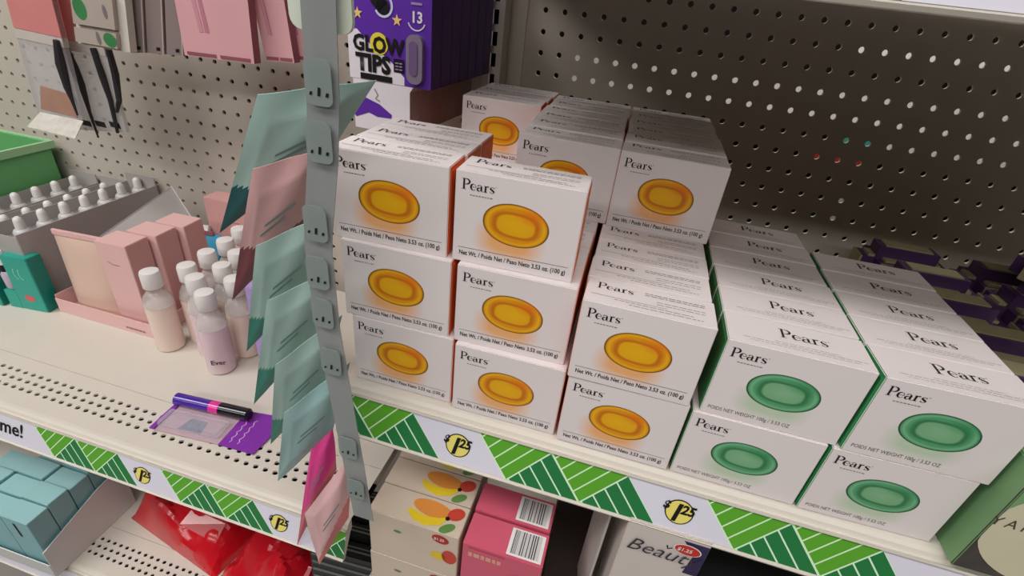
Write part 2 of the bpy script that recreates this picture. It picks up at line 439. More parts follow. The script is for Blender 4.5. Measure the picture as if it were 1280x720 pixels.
P_ = .1812
shelf('shelf', 'cream shelf carrying the stacked soap cartons with green striped price strip', .029, 1.17, .25, -.02, 0,
      tags=[.1405 + P_ * i for i in range(6)], blocks=[.1555 + P_ * i for i in range(-1, 6)], depth=.395)
shelf('shelf', 'lower cream perforated shelf carrying the bottles, trays and blister pack', -1.17, .025, -.22, -.016, 0, perforated=True, z=-.193,
      tags=[-.2334 - .001, -.0545], blocks=[-.3935, -.2129, -.0325], depth=.36, banner=('me!', -.4475))
shelf('shelf', 'shelf above the soap cartons, only its front lip in view', .029, 1.17, .25, -.02, 0, z=.3585,
      tags=[.1525 + P_ * i for i in range(6)], blocks=[.1675 + P_ * i for i in range(-1, 6)], depth=.395)
shelf('shelf', 'perforated shelf under the mint cartons and red bags', -1.17, .025, -.22, -.016, 0, perforated=True, z=-.575, depth=.36)
shelf('shelf', 'bottom shelf carrying the fruit, pink and script lettered cartons', .029, 1.17, .25, -.02, 0, z=-.332, depth=.395)

# ------------------------------------------------------------------ soap cartons
WM = soap_wordmark(INK)
WMT = soap_wordmark(mat('print_soft_black', (48, 44, 46), .6, .2, .02))
W_O, H_O, D_O = .087, .0668, .0335
W_G, H_G, D_G = .0892, .0638, .0355
NET_O = text_mesh('weight_lettering', 'Net Wt. / Poids Net / Peso Neto 3.53 oz. (100 g)', .0050, mat('print_dark_grey', (48, 44, 46), .6, .2, .02), .765, 0, .00009)
NET_G = text_mesh('weight_lettering', 'POIDS NET WEIGHT 100g / 3.53 OZ', .0043, mat('print_mid_grey', (108, 104, 100), .6, .2, .02), .80)

def carton_mesh(name, W, H, D, side, prn):
    bm = bmesh.new(); bmesh.ops.create_cube(bm, size=1)
    for v in bm.verts: v.co = ((v.co.x + .5) * W, (v.co.y + .5) * D, (v.co.z + .5) * H)
    bmesh.ops.bevel(bm, geom=bm.edges[:], offset=.0006, segments=2, affect='EDGES')
    mb = MB()
    def pick(f):
        n = f.normal
        if n.y < -.9: return 2
        if abs(n.x) > .6: return 1
        return 0
    mb.bm(bm, 0, pick)
    # glued side flaps stand a hair proud of the carton
    for x0, x1 in ((-.0004, .0), (W, W + .0004)):
        mb.box(x0, x1, .0025, D - .0025, .004, H - .0035, 1)
    me = bpy.data.meshes.new(name); me.from_pydata(mb.v, [], mb.f)
    for m in (CARD, side, prn): me.materials.append(m)
    for p, i in zip(me.polygons, mb.m): p.material_index = i
    bm = bmesh.new(); bm.from_mesh(me); bmesh.ops.recalc_face_normals(bm, faces=bm.faces[:]); bm.to_mesh(me); bm.free()
    return me
CM_O = carton_mesh('carton', W_O, H_O, D_O, ORSIDE, PRINT_O)
CM_G = carton_mesh('carton', W_G, H_G, D_G, GRSIDE, PRINT_G)

rn = random.Random(3)
def plain_mesh(name, mb, m):
    me = bpy.data.meshes.new(name); me.from_pydata(mb.v, [], mb.f); me.materials.append(m); return me
mb = MB(); mb.face([(.004, 0, .0113), (.083, 0, .0113), (.083, 0, .01165), (.004, 0, .01165)])
RULE_O = plain_mesh('front_rule', mb, GREYINK)
mb = MB(); dashes(mb, .0, .016, 0, .0006, rn, lo=.001, hi=.002, gap=.0006); TAGL = plain_mesh('tagline_print', mb, GREYINK)
tp = lambda x, y: (x, y, 0)
mb = MB()
for y in (.025, .0225): dashes(mb, .040, .080, y, .0008, rn, mapf=tp)
for y in (.0165, .0135): dashes(mb, .048, .080, y, .0006, rn, mapf=tp)
mb.face([tp(.004, .0105), tp(.055, .0105), tp(.055, .0109), tp(.004, .0109)]); dashes(mb, .02, .072, .008, .0006, rn, mapf=tp); dashes(mb, .03, .078, .005, .0006, rn, mapf=tp)
TOP_O = plain_mesh('top_small_print', mb, GREYINK)
mb = MB(); dashes(mb, .010, .085, .0075, .0006, rn, mapf=tp); dashes(mb, .014, .08, .0052, .0005, rn, mapf=tp); dashes(mb, .03, .07, .0098, .0005, rn, mapf=tp)
TOP_G = plain_mesh('top_small_print', mb, PALEINK)
mb = MB(); mb.face([(.002, 0, 0), (W_O - .002, 0, 0), (W_O - .002, .0005, 0), (.002, .0005, 0)]); SEAM = plain_mesh('flap_seam', mb, PALEINK)

ORD = ['front', 'second', 'third', 'fourth', 'fifth', 'sixth', 'seventh', 'eighth', 'ninth', 'tenth', 'eleventh', 'twelfth']
LAY = ['bottom', 'middle', 'top']
def carton(x, y, z, yaw, green, label, front, top, group):
    W, H, D = (W_G, H_G, D_G) if green else (W_O, H_O, D_O)
    r = thing('soap_carton', label, 'soap box', (x, y, z + .0003), (0, 0, yaw), group)
    link('carton', CM_G if green else CM_O, r)
    if front:
        s = .0092
        o = link('brand_lettering', WM, r, (.0045, -.00025, H - .0125)); o.scale = (s * .95, 1, s * .80)
        link('tagline_print', TAGL, r, (.0105, -.0002, .0478 if green else .0505))['kind'] = 'stuff'
        if not green: link('front_rule', RULE_O, r, (0, -.0002, 0))
        if green: link('weight_lettering', NET_G, r, (.004, -.0002, .0052))
        else: link('weight_lettering', NET_O, r, (.0048, -.0002, .0057))
    if top:
        if green:
            o = link('top_lettering', WMT, r, (.0345, .0165, H + .0002), (-math.pi / 2, 0, 0)); s = .0105
            o.scale = (s * 1.1, 1, s)
            link('top_small_print', TOP_G, r, (0, 0, H + .0002))['kind'] = 'stuff'
        else:
            o = link('top_lettering', WMT, r, (.007, .0195, H + .0002), (-math.pi / 2, 0, 0)); s = .0085
            o.scale = (s * 1.15, 1, s)
            link('top_small_print', TOP_O, r, (0, 0, H + .0002))['kind'] = 'stuff'
    return r

rb = random.Random(11)
PO, PG = .0347, .0368
def j(a): return rb.uniform(-a, a)
def deg(a): return math.radians(a)
def column(xs, ys, yaws, n, rows, green, where, group, topvis):
    """a stack of cartons: one x, y and yaw for each layer, n cartons deep"""
    H, PD = (H_G, PG) if green else (H_O, PO)
    kind = 'green soap' if green else 'amber soap'
    for r in rows:
        for k in range(n[r]):
            lab = f'white {kind} carton, {LAY[r] if len(rows) > 2 else ("bottom", "top")[r]} layer, {ORD[k] if k == 0 else ORD[k] + " from front"}, {where}'
            yw = deg(yaws[r]) if k == 0 else deg(j(.5))
            carton(xs[r] + (j(.0008) if k else 0), ys[r] + k * PD, r * H, yw, green, lab, k == 0, topvis(r, k), group)
column((.0375, .0325, .027), (-.0203, -.0203, -.0176), (-.6, .5, 1.5), (10, 10, 3), (0, 1, 2), False, 'stack beside hanging pouches', 'amber soap cartons beside the hanging pouches', lambda r, k: r == 2)
column((.1275, .1243, .1181), (-.0252, -.0205, -.0151), (-.3, .8, 1.4), (10, 10, 1), (0, 1, 2), False, 'second amber stack', 'amber soap cartons in the second stack', lambda r, k: r == 2 or (r == 1 and 0 < k < 5))
column((.2173, .2158), (-.029, -.030), (-1.0, -.6), (10, 10), (0, 1), False, 'amber stack beside the green ones', 'amber soap cartons beside the green ones', lambda r, k: r == 1 and k < 5)
column((.3070, .3110), (-.030, -.0288), (-.9, -.9), (6, 6), (0, 1), True, 'green stack beside the amber ones', 'green soap cartons beside the amber ones', lambda r, k: r == 1)
column((.3988, .4030), (-.0322, -.0322), (.6, .5), (5, 5), (0, 1), True, 'outer green stack', 'green soap cartons in the outer stack', lambda r, k: r == 1)
for k in range(3):
    carton(.0385 + .001 * k, .224 + k * PO, 2 * H_O, deg(1.5 if k == 0 else .3), False, f'white amber soap carton, {ORD[k]} of the row set farthest back by the slotted post', k == 0, True, 'amber soap cartons set back by the post')
for k in range(6):
    carton(.1300 + j(.001), .1045 + k * PO, 2 * H_O, deg(j(.5)), False, f'white amber soap carton, {ORD[k]} of the set-back row behind the second stack', k == 0, True, 'amber soap cartons set back behind the second stack')
for k in range(6):
    carton(.2184 + j(.001), .1035 + k * PO, 2 * H_O, deg(-.2 if k == 0 else j(.5)), False, f'white amber soap carton, {ORD[k]} of the set-back row above the green cartons', k == 0, True, 'amber soap cartons set back above the green ones')

# ------------------------------------------------------------------ cards added behind the peg holes, the white ones for bright spots of light
def behind(xh, zh, Y=.62):
    k = (Y - CAM.y) / (.4119 - CAM.y)
    return CAM.x + (xh - CAM.x) * k, CAM.z + (zh - CAM.z) * k
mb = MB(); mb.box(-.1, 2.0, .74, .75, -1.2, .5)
tag(mb.build('far_hole_shade_board', DARK), 'added dark board standing in for shade far behind the peg holes', None, kind='structure')  # dark sheet added to keep the unlit peg holes black
PIT = .0254
def hx(c): return .2843 + PIT * c
def hz(r): return .3353 - PIT * r
TEALM = mat('stock_teal', (60, 160, 140), .5, .3); REDM = mat('stock_red', (196, 52, 44), .5, .3)
for nm, lab, c0, c1, r0, r1, m_ in (
        ('added_hole_card', 'white card added behind the upper peg holes for their bright spots', 6.5, 17, 1.5, 2.5, WHITE),
        ('added_hole_card', 'long white card added behind the middle peg holes for their bright spots', -6.5, 17, 3.5, 5.5, WHITE),
        ('added_hole_card', 'small white card added right of the teal one for bright peg holes', 9.6, 16.5, 5.55, 6.5, WHITE),
        ('added_hole_card', 'teal card added as next aisle stock seen through two peg holes', 7.5, 9.45, 5.55, 6.45, TEALM),
        ('added_hole_card', 'red card added as next aisle stock seen through three peg holes', 6.5, 9.6, 6.55, 7.5, REDM),
        ('added_hole_card', 'white narrow card added under the red one for bright peg holes', 8.5, 9.5, 8.5, 10.6, WHITE)):
    (xa, za), (xb, zb) = behind(hx(c0), hz(r1)), behind(hx(c1), hz(r0))
    t = thing(nm, lab, 'stock card', ((xa + xb) / 2, .62, za), group='cards added behind the peg holes')
    mb = MB(); mb.box(xa - (xa + xb) / 2, (xb - xa) / 2, 0, .004, 0, zb - za, 0, .0008); mb.build('card', m_, t)
    mb = MB(); mb.box(-.004, .004, .0045, .12, zb - za - .008, zb - za - .004); mb.build('hanger', METAL, t)

def rounded(x0, x1, z0, z1, r, n=4):
    P = []
    for cx, cz, a in ((x1 - r, z1 - r, 0), (x0 + r, z1 - r, 90), (x0 + r, z0 + r, 180), (x1 - r, z0 + r, 270)):
        P += arc(cx, cz, r, r, a, a + 90, n)
    return P

def slab(mb, pts, thick, mi=0, d=Vector((0, 1, 0)), side=None):
    """a flat pack: outline points in space, given a real thickness"""
    A = [Vector(p) for p in pts]; B = [p + d * thick for p in A]; n = len(A)
    mb.face(A, mi); mb.face(list(reversed(B)), mi)
    for i in range(n):
        k = (i + 1) % n; mb.face([A[i], A[k], B[k], B[i]], mi if side is None else side)
def quad_at(px, Y): return [at(x, y, Y) for x, y in px]
def sub(p, o): return [q - o for q in p]
def inset(q, u, v):
    """bilinear point in a quad given as TL TR BR BL; u right, v down"""
    return q[0].lerp(q[1], u).lerp(q[3].lerp(q[2], u), v)
FWD = Vector((0, -1, 0))

# ------------------------------------------------------------------ oval topped carton and wrapped soaps on the soap shelf
YG = mat('carton_sage_side', (120, 160, 112), .5, .35, .1, 25); YD = mat('carton_dark_front', (70, 66, 62), .5, .35, .5, 60); YC = mat('carton_cream_oval', (206, 200, 172), .5, .3, .03)
for k in range(2):
    lab = ['cream oval fronted soap carton standing beside the outer green stack', 'second oval fronted soap carton, behind the cream oval one'][k]
    t = thing('oval_soap_carton', lab, 'soap box', (.4955 + .0015 * k, -.0455 + k * .041, .0003), (0, 0, deg(-1)), 'oval fronted soap cartons')
    mb = MB(); bm = bmesh.new(); bmesh.ops.create_cube(bm, size=1)
    for v in bm.verts: v.co = ((v.co.x + .5) * .104, (v.co.y + .5) * .036, (v.co.z + .5) * .094)
    bmesh.ops.bevel(bm, geom=bm.edges[:], offset=.0008, segments=2, affect='EDGES')
    mb.bm(bm, 0, lambda f: 1 if f.normal.y < -.9 else 0); mb.build('carton', [YG, YD], t)
    mb = MB(); mb.face([(p[0], -.0003, p[1]) for p in [(max(q_[0], .0009), q_[1]) for q_ in arc(.0455, .0455, .0475, .0435, 0, 360, 48)[:-1]]]); mb.build('oval_panel', YC, t)
    mb = MB(); mb.face([(p[0], -.00015, p[1]) for p in [(.001, .05), (.001, .093), (.06, .093), (.03, .082), (.010, .066)]]); mb.build('sage_corner', YG, t)
    if k == 0:
        link('brand_lettering', text_mesh('brand_lettering', 'YARDLEY', .0110, mat('print_bronze', (74, 66, 52), .5, .3), .88, spacing=1.45), t, at(1235, 653, -.0455) - Vector((.4955, -.0450, 0)))
        mb = MB(); ribbon(mb, [(.016, .062), (.03, .0655), (.06, .0665)], .0008, mapf=lambda x_, z_: (x_, -.0006, z_)); mb.build('arched_line', mat('print_bronze', (74, 66, 52)), t)
PUR = mat('wrap_purple', (72, 46, 86), .35, .5, .15, 30); PLB = mat('wrap_pale_label', (158, 150, 116), .4, .4, .12, 40)
WS = []
for k in range(5):
    for l in range(2): WS.append((.512 + .004 * (k % 2), .045 + .0585 * k, .0485 * l, 0, f'purple wrapped soap, {["lower", "upper"][l]} layer, {ORD[k]} in the row beside the outer green stack'))
WS += [(.612, .150 + .0585 * k, .0, 0, f'purple wrapped soap, lower layer, {ORD[k]} in the row away from the green stack') for k in range(3)]
WS += [(.612, .150 + .0585 * k, .0485, 0, f'purple wrapped soap, middle layer, {ORD[k]} in the row away from the green stack') for k in range(3)]
WS += [(.640, .190, .098, 38, 'purple wrapped soap tilted askew on top of the far pile')]
for i, (x, y, z, rz, lab) in enumerate(WS):
    t = thing('wrapped_soap', lab, 'wrapped soap', (x, y, z + .0004), (0, 0, deg(rz)), 'purple wrapped soaps')
    if i == 0:
        mb = MB(); mb.box(0, .092, 0, .054, 0, .0465, 0, .015); w0 = mb.build('wrapper', PUR, t, True)
        mb = MB(); mb.box(.008, .084, .0045, .0495, .0060, .0478, 0, .0135); w1 = mb.build('top_label', PLB, t, True)
        mb = MB(); mb.box(.016, .076, -.0008, .0012, .015, .032, 0, .0004); w2 = mb.build('front_label', PLB, t)
        mb = MB(); mb.box(-.0008, .0012, .014, .040, .015, .032, 0, .0004); w3 = mb.build('end_label', PLB, t)
    else:
        for nm, p in (('wrapper', w0), ('top_label', w1), ('front_label', w2), ('end_label', w3)): link(nm, p.data, t)

# ------------------------------------------------------------------ press-on nail packs on a long hook
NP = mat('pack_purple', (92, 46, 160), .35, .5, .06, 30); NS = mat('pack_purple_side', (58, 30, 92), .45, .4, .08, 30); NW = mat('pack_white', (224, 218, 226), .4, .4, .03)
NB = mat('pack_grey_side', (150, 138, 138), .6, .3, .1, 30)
GX, GZ = -.0820, .2055
for k in range(7):
    Y = .200 + k * .0245
    t = thing('hanging_nail_pack', 'purple press-on nail pack hanging first on its long hook' if k == 0 else f'purple press-on nail pack hanging {ORD[k]} on the long hook', 'nail pack', (GX + k * .0016, Y, GZ), (0, 0, deg(-4)), 'press-on nail packs on the long hook')
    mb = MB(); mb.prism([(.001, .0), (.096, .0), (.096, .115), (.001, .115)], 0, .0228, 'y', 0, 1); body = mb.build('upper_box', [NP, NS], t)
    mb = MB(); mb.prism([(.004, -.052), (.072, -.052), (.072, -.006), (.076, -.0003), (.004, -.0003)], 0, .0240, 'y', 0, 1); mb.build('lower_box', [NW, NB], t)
    if k == 0:
        f = -.0004
        mb = MB(); mb.face([(x, f, z) for x, z in [(-.002 + .003, .046), (.012, .0475), (.028, .034), (.05, .022), (.066, .008), (.066, .0), (.001, .0)]]); mb.build('white_panel', NW, t)
        mb = MB(); mb.face([(p[0], f * 2, p[1]) for p in arc(.0375, .0365, .0105, .0105, 0, 360, 20)[:-1]]); mb.build('yellow_spot', mat('pack_yellow', (224, 206, 64), .4, .4), t)
        link('title_lettering', text_mesh('title_lettering', 'GLOW', .0205, INK, .93, 0, .0008), t, (.007, f * 3, .0285))
        link('title_lettering', text_mesh('title_lettering', 'TIPS', .0225, INK, .98, 0, .0011), t, (.010, f * 3, .0095))
        mb = MB(); mb.face([(x, f * 2, z) for x, z in [(.014, .0005), (.052, .0005), (.052, .0065), (.014, .0065)]]); mb.build('caption_bar', INK, t)
        mb = MB(); mb.face([(x, f * 2, z) for x, z in [(.054, .012), (.066, .012), (.066, .025), (.054, .025)]]); bb = mb.build('badge', INK, t)
        mb = MB(); [dashes(mb, .056, .064, z, .0012, random.Random(5)) for z in (.0145, .0175, .0205)]; mb.build('badge_lines', mat('pack_lilac_line', (150, 130, 180), .5, .3), bb, loc=(0, f * 3, 0))['kind'] = 'stuff'
        link('count_lettering', text_mesh('count_lettering', '13', .0135, NW, 1, 0, .0004), t, (.0735, f * 2, .0605))
        mb = MB(); ribbon(mb, arc(.080, .063, .0095, .0095, 200, 340, 10), .0012, mapf=lambda x, z: (x, f * 2, z)); mb.build('count_ring', NW, t)
        mb = MB(); dashes(mb, .074, .086, .0755, .0022, random.Random(2), mapf=lambda x, z: (x, f * 2, z), lo=.01, hi=.012); mb.build('small_caption', mat('pack_lilac_line', (150, 130, 180)), t)
        for sx_, sz_ in ((.014, .062), (.0585, .060)):
            mb = MB(); mb.face([(sx_ + (.0058 if q % 2 == 0 else .0024) * math.sin(q * math.pi / 5), f * 2, sz_ + (.0058 if q % 2 == 0 else .0024) * math.cos(q * math.pi / 5)) for q in range(10)]); mb.build('star', mat('pack_star', (228, 190, 120)), t)
        mb = MB(); ribbon(mb, [(.026, .098), (.031, .084), (.037, .076), (.043, .069)], [.011, .0125, .015, .0115], mapf=lambda x, z: (x, f * 2, z)); mb.face([(p[0], f * 2, p[1]) for p in arc(.043, .0705, .0072, .0072, 0, 360, 14)[:-1]]); mb.build('finger_print', INK, t)
        mb = MB(); ribbon(mb, arc(.0435, .0715, .0098, .0098, -150, 60, 12), .0022, mapf=lambda x, z: (x, f * 2, z)); mb.build('nail_outline', mat('pack_pale_blue', (196, 200, 224)), t)
        mb = MB(); mb.prism(rounded(.0705, .0885, .004, .050, .008, 5), -.005, 0, 'y'); mb.build('blister_window', mat('blister_grey', (132, 120, 140), .15, .7), t, True)
        mb = MB(); mb.prism(rounded(.074, .0835, .012, .044, .0045, 5), -.0058, -.0051, 'y'); mb.build('nail_tip', mat('nail_lilac', (112, 92, 132), .2, .6), t)
        mb = MB(); ribbon(mb, [(.004, -.038), (.02, -.026), (.034, -.030), (.05, -.034)], [.006, .016, .014, .004], mapf=lambda x, z: (x, -.0004, z)); mb.build('purple_swoosh', NP, t)
        mb = MB(); ribbon(mb, [(.03, -.008), (.034, -.014), (.031, -.018), (.036, -.02)], .0012, mapf=lambda x, z: (x, -.0004, z)); mb.build('small_mark', GREYINK, t)
mb = MB(); mb.tube([(GX + .05, .19, GZ + .107), (GX + .06, .383, GZ + .107)], .0024); tag(mb.build('hanging_hook', METAL), 'steel peg hook carrying the purple nail packs', 'peg hook')

# ------------------------------------------------------------------ hanging strip with pouches between the bays
STRIPM = mat('strip_plastic', (146, 150, 150), .3, .5, .05, 30, alpha=.82)
ST = thing('hanging_strip', 'long pale plastic display strip hanging from the upper shelf lip', 'display strip', (.055, -.074, .32))
mb = MB(); n = 36
LINE = [(.33, .067), (.2456, .0635), (.2128, .0600), (.158, .0508), (.097, .0512), (.04, .0556), (-.027, .0608), (-.112, .0672)]
def cx(z):
    for (za, xa), (zb, xb) in zip(LINE[:-1], LINE[1:]):
        if za >= z >= zb: return xa + (xb - xa) * (za - z) / (za - zb) - .055
    return LINE[-1][1] - .055
for i in range(n):
    z0, z1 = -.43 * i / n, -.43 * (i + 1) / n
    mb.face([(-.0090 + cx(z0 + .32), 0, z0), (.0100 + cx(z0 + .32), 0, z0), (.0100 + cx(z1 + .32), 0, z1), (-.0090 + cx(z1 + .32), 0, z1)])
so = mb.build('band', STRIPM, ST); sm = so.modifiers.new('thick', 'SOLIDIFY'); sm.thickness = .0006
q = sub(quad_at([(360, -30), (440, -30), (438, 44), (366, 34)], -.068), Vector((.055, -.074, .32)))
mb = MB(); mb.prism(rounded(min(p.x for p in q), max(p.x for p in q), min(p.z for p in q), max(p.z for p in q), .006), .004, .0065, 'y'); mb.build('header_card', mat('header_sage_white', (204, 212, 196), .4, .4, .08, 30), ST)
MINT = mat('pouch_mint', (160, 190, 182), .38, .45, .05, 30); TEAL = mat('pouch_teal_foot', (28, 128, 112), .35, .5, .1, 30)
PINK = mat('pouch_pink', (206, 160, 160), .38, .45, .05, 30); MAROON = mat('pouch_maroon_foot', (120, 58, 66), .4, .4, .1, 30)
BLUEG = mat('pouch_blue_mint', (150, 186, 186), .38, .45, .05, 30)
HOT = mat('pouch_hot_pink', (206, 50, 130), .38, .45, .1, 30); ROSE = mat('pouch_rose_foot', (214, 120, 118), .4, .4, .08, 30); PALEP = mat('pouch_pale_pink', (222, 178, 178), .4, .4, .05, 30)
def pouch(label, px, Ys, body, foot, foot_at=.8, skew=.25, bulge=.004, group='sachets on the display strip', tab=None):
    """a sealed flat sachet: TL TR BR BL pixels and the depth of each corner"""
    q = [at(x, y, Y) for (x, y), Y in zip(px, Ys)]
    t = thing('hanging_pouch', label, 'pouch', q[1].copy(), group=group); q = sub(q, q[1].copy())
    nrm = (q[1] - q[0]).cross(q[3] - q[0]).normalized()
    if nrm.y > 0: nrm = -nrm
    n = 30; mb = MB(); rr = random.Random(label)
    V = []
    for s in (1, -1):
        for i in range(n + 1):
            for k in range(n + 1):
                u, v = i / n, k / n
                e = min(1, 5 * min(u, 1 - u, v, 1 - v)); wav = .0006 * math.sin(u * 9 + v * 5 + rr.random() * .2)
                V.append(inset(q, u, v) + nrm * s * (bulge * e * (.6 + .4 * math.sin(math.pi * u) * math.sin(math.pi * v)) + .0003) + nrm * wav)
    F = []; M_ = []
    for s in (0, 1):
        o_ = s * (n + 1) ** 2
        for i in range(n):
            for k in range(n):
                F.append((o_ + i * (n + 1) + k, o_ + (i + 1) * (n + 1) + k, o_ + (i + 1) * (n + 1) + k + 1, o_ + i * (n + 1) + k + 1))
                M_.append(1 if (k + .5) / n - skew * ((i + .5) / n - .5) > foot_at else 0)
    N1 = (n + 1) ** 2
    for i in range(n):
        for a, b2 in (((i * (n + 1)), (i + 1) * (n + 1)), (i * (n + 1) + n, (i + 1) * (n + 1) + n), (i, i + 1), (n * (n + 1) + i, n * (n + 1) + i + 1)):
            F.append((a, b2, N1 + b2, N1 + a)); M_.append(0)
    base = MB(); base.v = [tuple(v) for v in V]; base.f = F; base.m = M_
    base.build('sachet', [body, foot], t, True)
    off = nrm * (bulge + .0012)
    for v0, u0, u1 in ((.47, .38, .78), (.54, .34, .66)):
        mb = MB(); a_, b_ = inset(q, u0, v0) + off, inset(q, u1, v0) + off; h = (inset(q, u0, v0 + .022) - inset(q, u0, v0))
        mb.face([a_, b_, b_ + h, a_ + h]); mb.build('small_print', mat('pouch_print', (112, 140, 136), .6, .2), t)
    return t
YT, YB_ = -.063, -.036
ladder = [
 ('uppermost mint pouch on the display strip, wide with a teal foot', [(322, 118), (471, 100), (421, 178), (274, 292)], (-.060, -.052, -.04, -.03), MINT, mat('pouch_deep_teal', (20, 84, 88), .4, .4), .83, .5),
 ('pink pouch with maroon foot, the only pink one among the mint', [(316, 211), (402, 186), (392, 268), (290, 376)], (-.064, -.062, -.042, -.034), PINK, MAROON, .72, .4),
 ('mint pouch directly under the pink one on the strip', [(320, 307), (408, 267), (396, 345), (308, 440)], (-.064, -.062, -.042, -.034), MINT, TEAL, .86, .5),
 ('mint pouch second under the pink one on the strip', [(334, 376), (414, 338), (402, 410), (317, 506)], (-.064, -.062, -.042, -.034), MINT, TEAL, .84, .5),
 ('mint pouch third under the pink one on the strip', [(344, 456), (428, 393), (410, 477), (338, 556)], (-.064, -.062, -.042, -.034), MINT, TEAL, .88, .5),
 ('blue-grey mint pouch hanging lowest of the mint ones', [(355, 516), (438, 452), (416, 538), (347, 602)], (-.064, -.062, -.046, -.040), BLUEG, BLUEG, .9, .5),
 ('hot pink pouch hanging under the mint ones', [(389, 562), (416, 536), (421, 586), (371, 682)], (-.058, -.060, -.054, -.052), HOT, mat('pouch_pink_foot', (190, 96, 110), .4, .4), .70, .1),
 ('pale pink pouch with rose edge hanging lowest on the strip', [(381, 642), (440, 566), (436, 646), (399, 706)], (-.072, -.068, -.060, -.066), PALEP, ROSE, .78, -.3),
]
for lab, px, Ys, b_, f_, fa, sk in ladder: pouch(lab, px, Ys, b_, f_, fa, sk)
for i, (x, y) in enumerate([(400, 105), (403, 180), (402, 283), (407, 345), (412, 395), (420, 455), (431, 560), (442, 612)]):
    p = at(x, y, -.0775) - Vector((.055, -.074, .32))
    mb = MB(); p.x = cx(p.z + .32); mb.prism(rounded(p.x - .0078, p.x + .0078, p.z - .011, p.z + .012, .004), p.y, p.y + .0006, 'y'); c_ = mb.build('clip_tab', mat('tab_grey', (142, 154, 150), .4, .4, .05, 40, alpha=.7), ST)
    for dx, wd, hg in ((-.0048, .0014, .0018), (0, .0016, .0042), (.0046, .0016, .0020)):
        mb = MB(); mb.face([(p.x + dx - wd / 2, p.y - .0003, p.z - .006), (p.x + dx + wd / 2, p.y - .0003, p.z - .006), (p.x + dx + wd / 2 + .0006, p.y - .0003, p.z - .006 + hg), (p.x + dx - wd / 2 + .0006, p.y - .0003, p.z - .006 + hg)]); mb.build('slot_mark', INK, c_)

# ------------------------------------------------------------------ hanging goods on the lit pegboard
def hang_hook(x, z, y0, lab):
    mb = MB(); mb.tube([(x, y0, z + .006), (x, y0 + .004, z), (x, .384, z)], .0019); tag(mb.build('hanging_hook', METAL), lab, 'peg hook', 'peg hooks on the lit pegboard')
PKC = mat('card_pink', (212, 160, 165), .4, .4, .08, 14); PKD = mat('card_mauve_edge', (140, 84, 92), .5, .3, .06, 20)
for lab, px, Y in (('wide pink card pack hanging in front of the other pinks', [(205, -70), (303, -60), (318, 80), (231, 69)], .25),
                   ('narrow pink card pack hanging between the other pinks', [(300, -66), (345, -60), (368, 79), (333, 76)], .27),
                   ('pink card pack hanging last, beside the strip header', [(335, -66), (384, -60), (392, 78), (369, 75)], .285)):
    q = quad_at(px, Y); o_ = q[0].lerp(q[1], .5)
    t = thing('hanging_card_pack', lab, 'card pack', o_, group='pink card packs'); q = sub(q, o_)
    mb = MB(); slab(mb, q, .012 if Y < .28 else .05, 0, side=1); mb.build('pack', [PKC, PKD], t)
    for k in range(2):
        a_, b_ = inset(q, .05 + .48 * k, .955), inset(q, .47 + .48 * k, .955); h = Vector((0, 0, -.0035))
        mb = MB(); slab(mb, [a_ + FWD * .0008, b_ + FWD * .0008, b_ + h + FWD * .0008, a_ + h + FWD * .0008], .0006); mb.build('bottom_edge', PKD, t)
    for u0, u1, v0, m_ in ((.2, .34, .2, (196, 138, 152)), (.3, .42, .25, (184, 120, 138))):
        mb = MB(); mb.face([inset(q, u0, v0) + FWD * .0004, inset(q, u0 + .05, v0) + FWD * .0004, inset(q, u1, .75) + FWD * .0004, inset(q, u1 - .06, .75) + FWD * .0004]); mb.build('printed_streak', mat('streak%d' % m_[0], m_, .5, .3), t)
    hang_hook(o_.x, o_.z - .002, o_.y - .01, 'steel peg hook above: ' + lab)
GRY = mat('pack_grey', (132, 118, 116), .5, .4, .08, 20); GRY2 = mat('pack_grey_seam', (176, 160, 152), .5, .4)
for i, (px) in enumerate(([(148, -60), (176, -58), (182, 66), (160, 66)], [(178, -58), (201, -57), (206, 68), (184.5, 66)], [(203.5, -57), (224, -56), (230, 70), (208.5, 68)])):
    q = quad_at(px, .262); o_ = q[0].lerp(q[1], .5)
    t = thing('hanging_grey_pack', ['narrow grey pack hanging against the green window card', 'narrow grey pack hanging in the middle of three', 'narrow grey pack hanging against the wide pink card'][i], 'pack', o_, group='narrow grey packs'); q = sub(q, o_)
    mb = MB(); slab(mb, q, .04); mb.build('pack', GRY, t)
    mb = MB(); slab(mb, [inset(q, .93, 0) + FWD * .0015, inset(q, 1, 0) + FWD * .0015, inset(q, 1, 1) + FWD * .0015, inset(q, .93, 1) + FWD * .0015], .0015); mb.build('edge_seam', GRY2, t)
    mb = MB(); slab(mb, [inset(q, .55, .93) + FWD * .0006, inset(q, .75, .93) + FWD * .0006, inset(q, .75, .965) + FWD * .0006, inset(q, .55, .965) + FWD * .0006], .0004); mb.build('dark_notch', INK, t)
    hang_hook(o_.x, o_.z - .003, o_.y - .01, 'steel peg hook above the ' + t['label'])
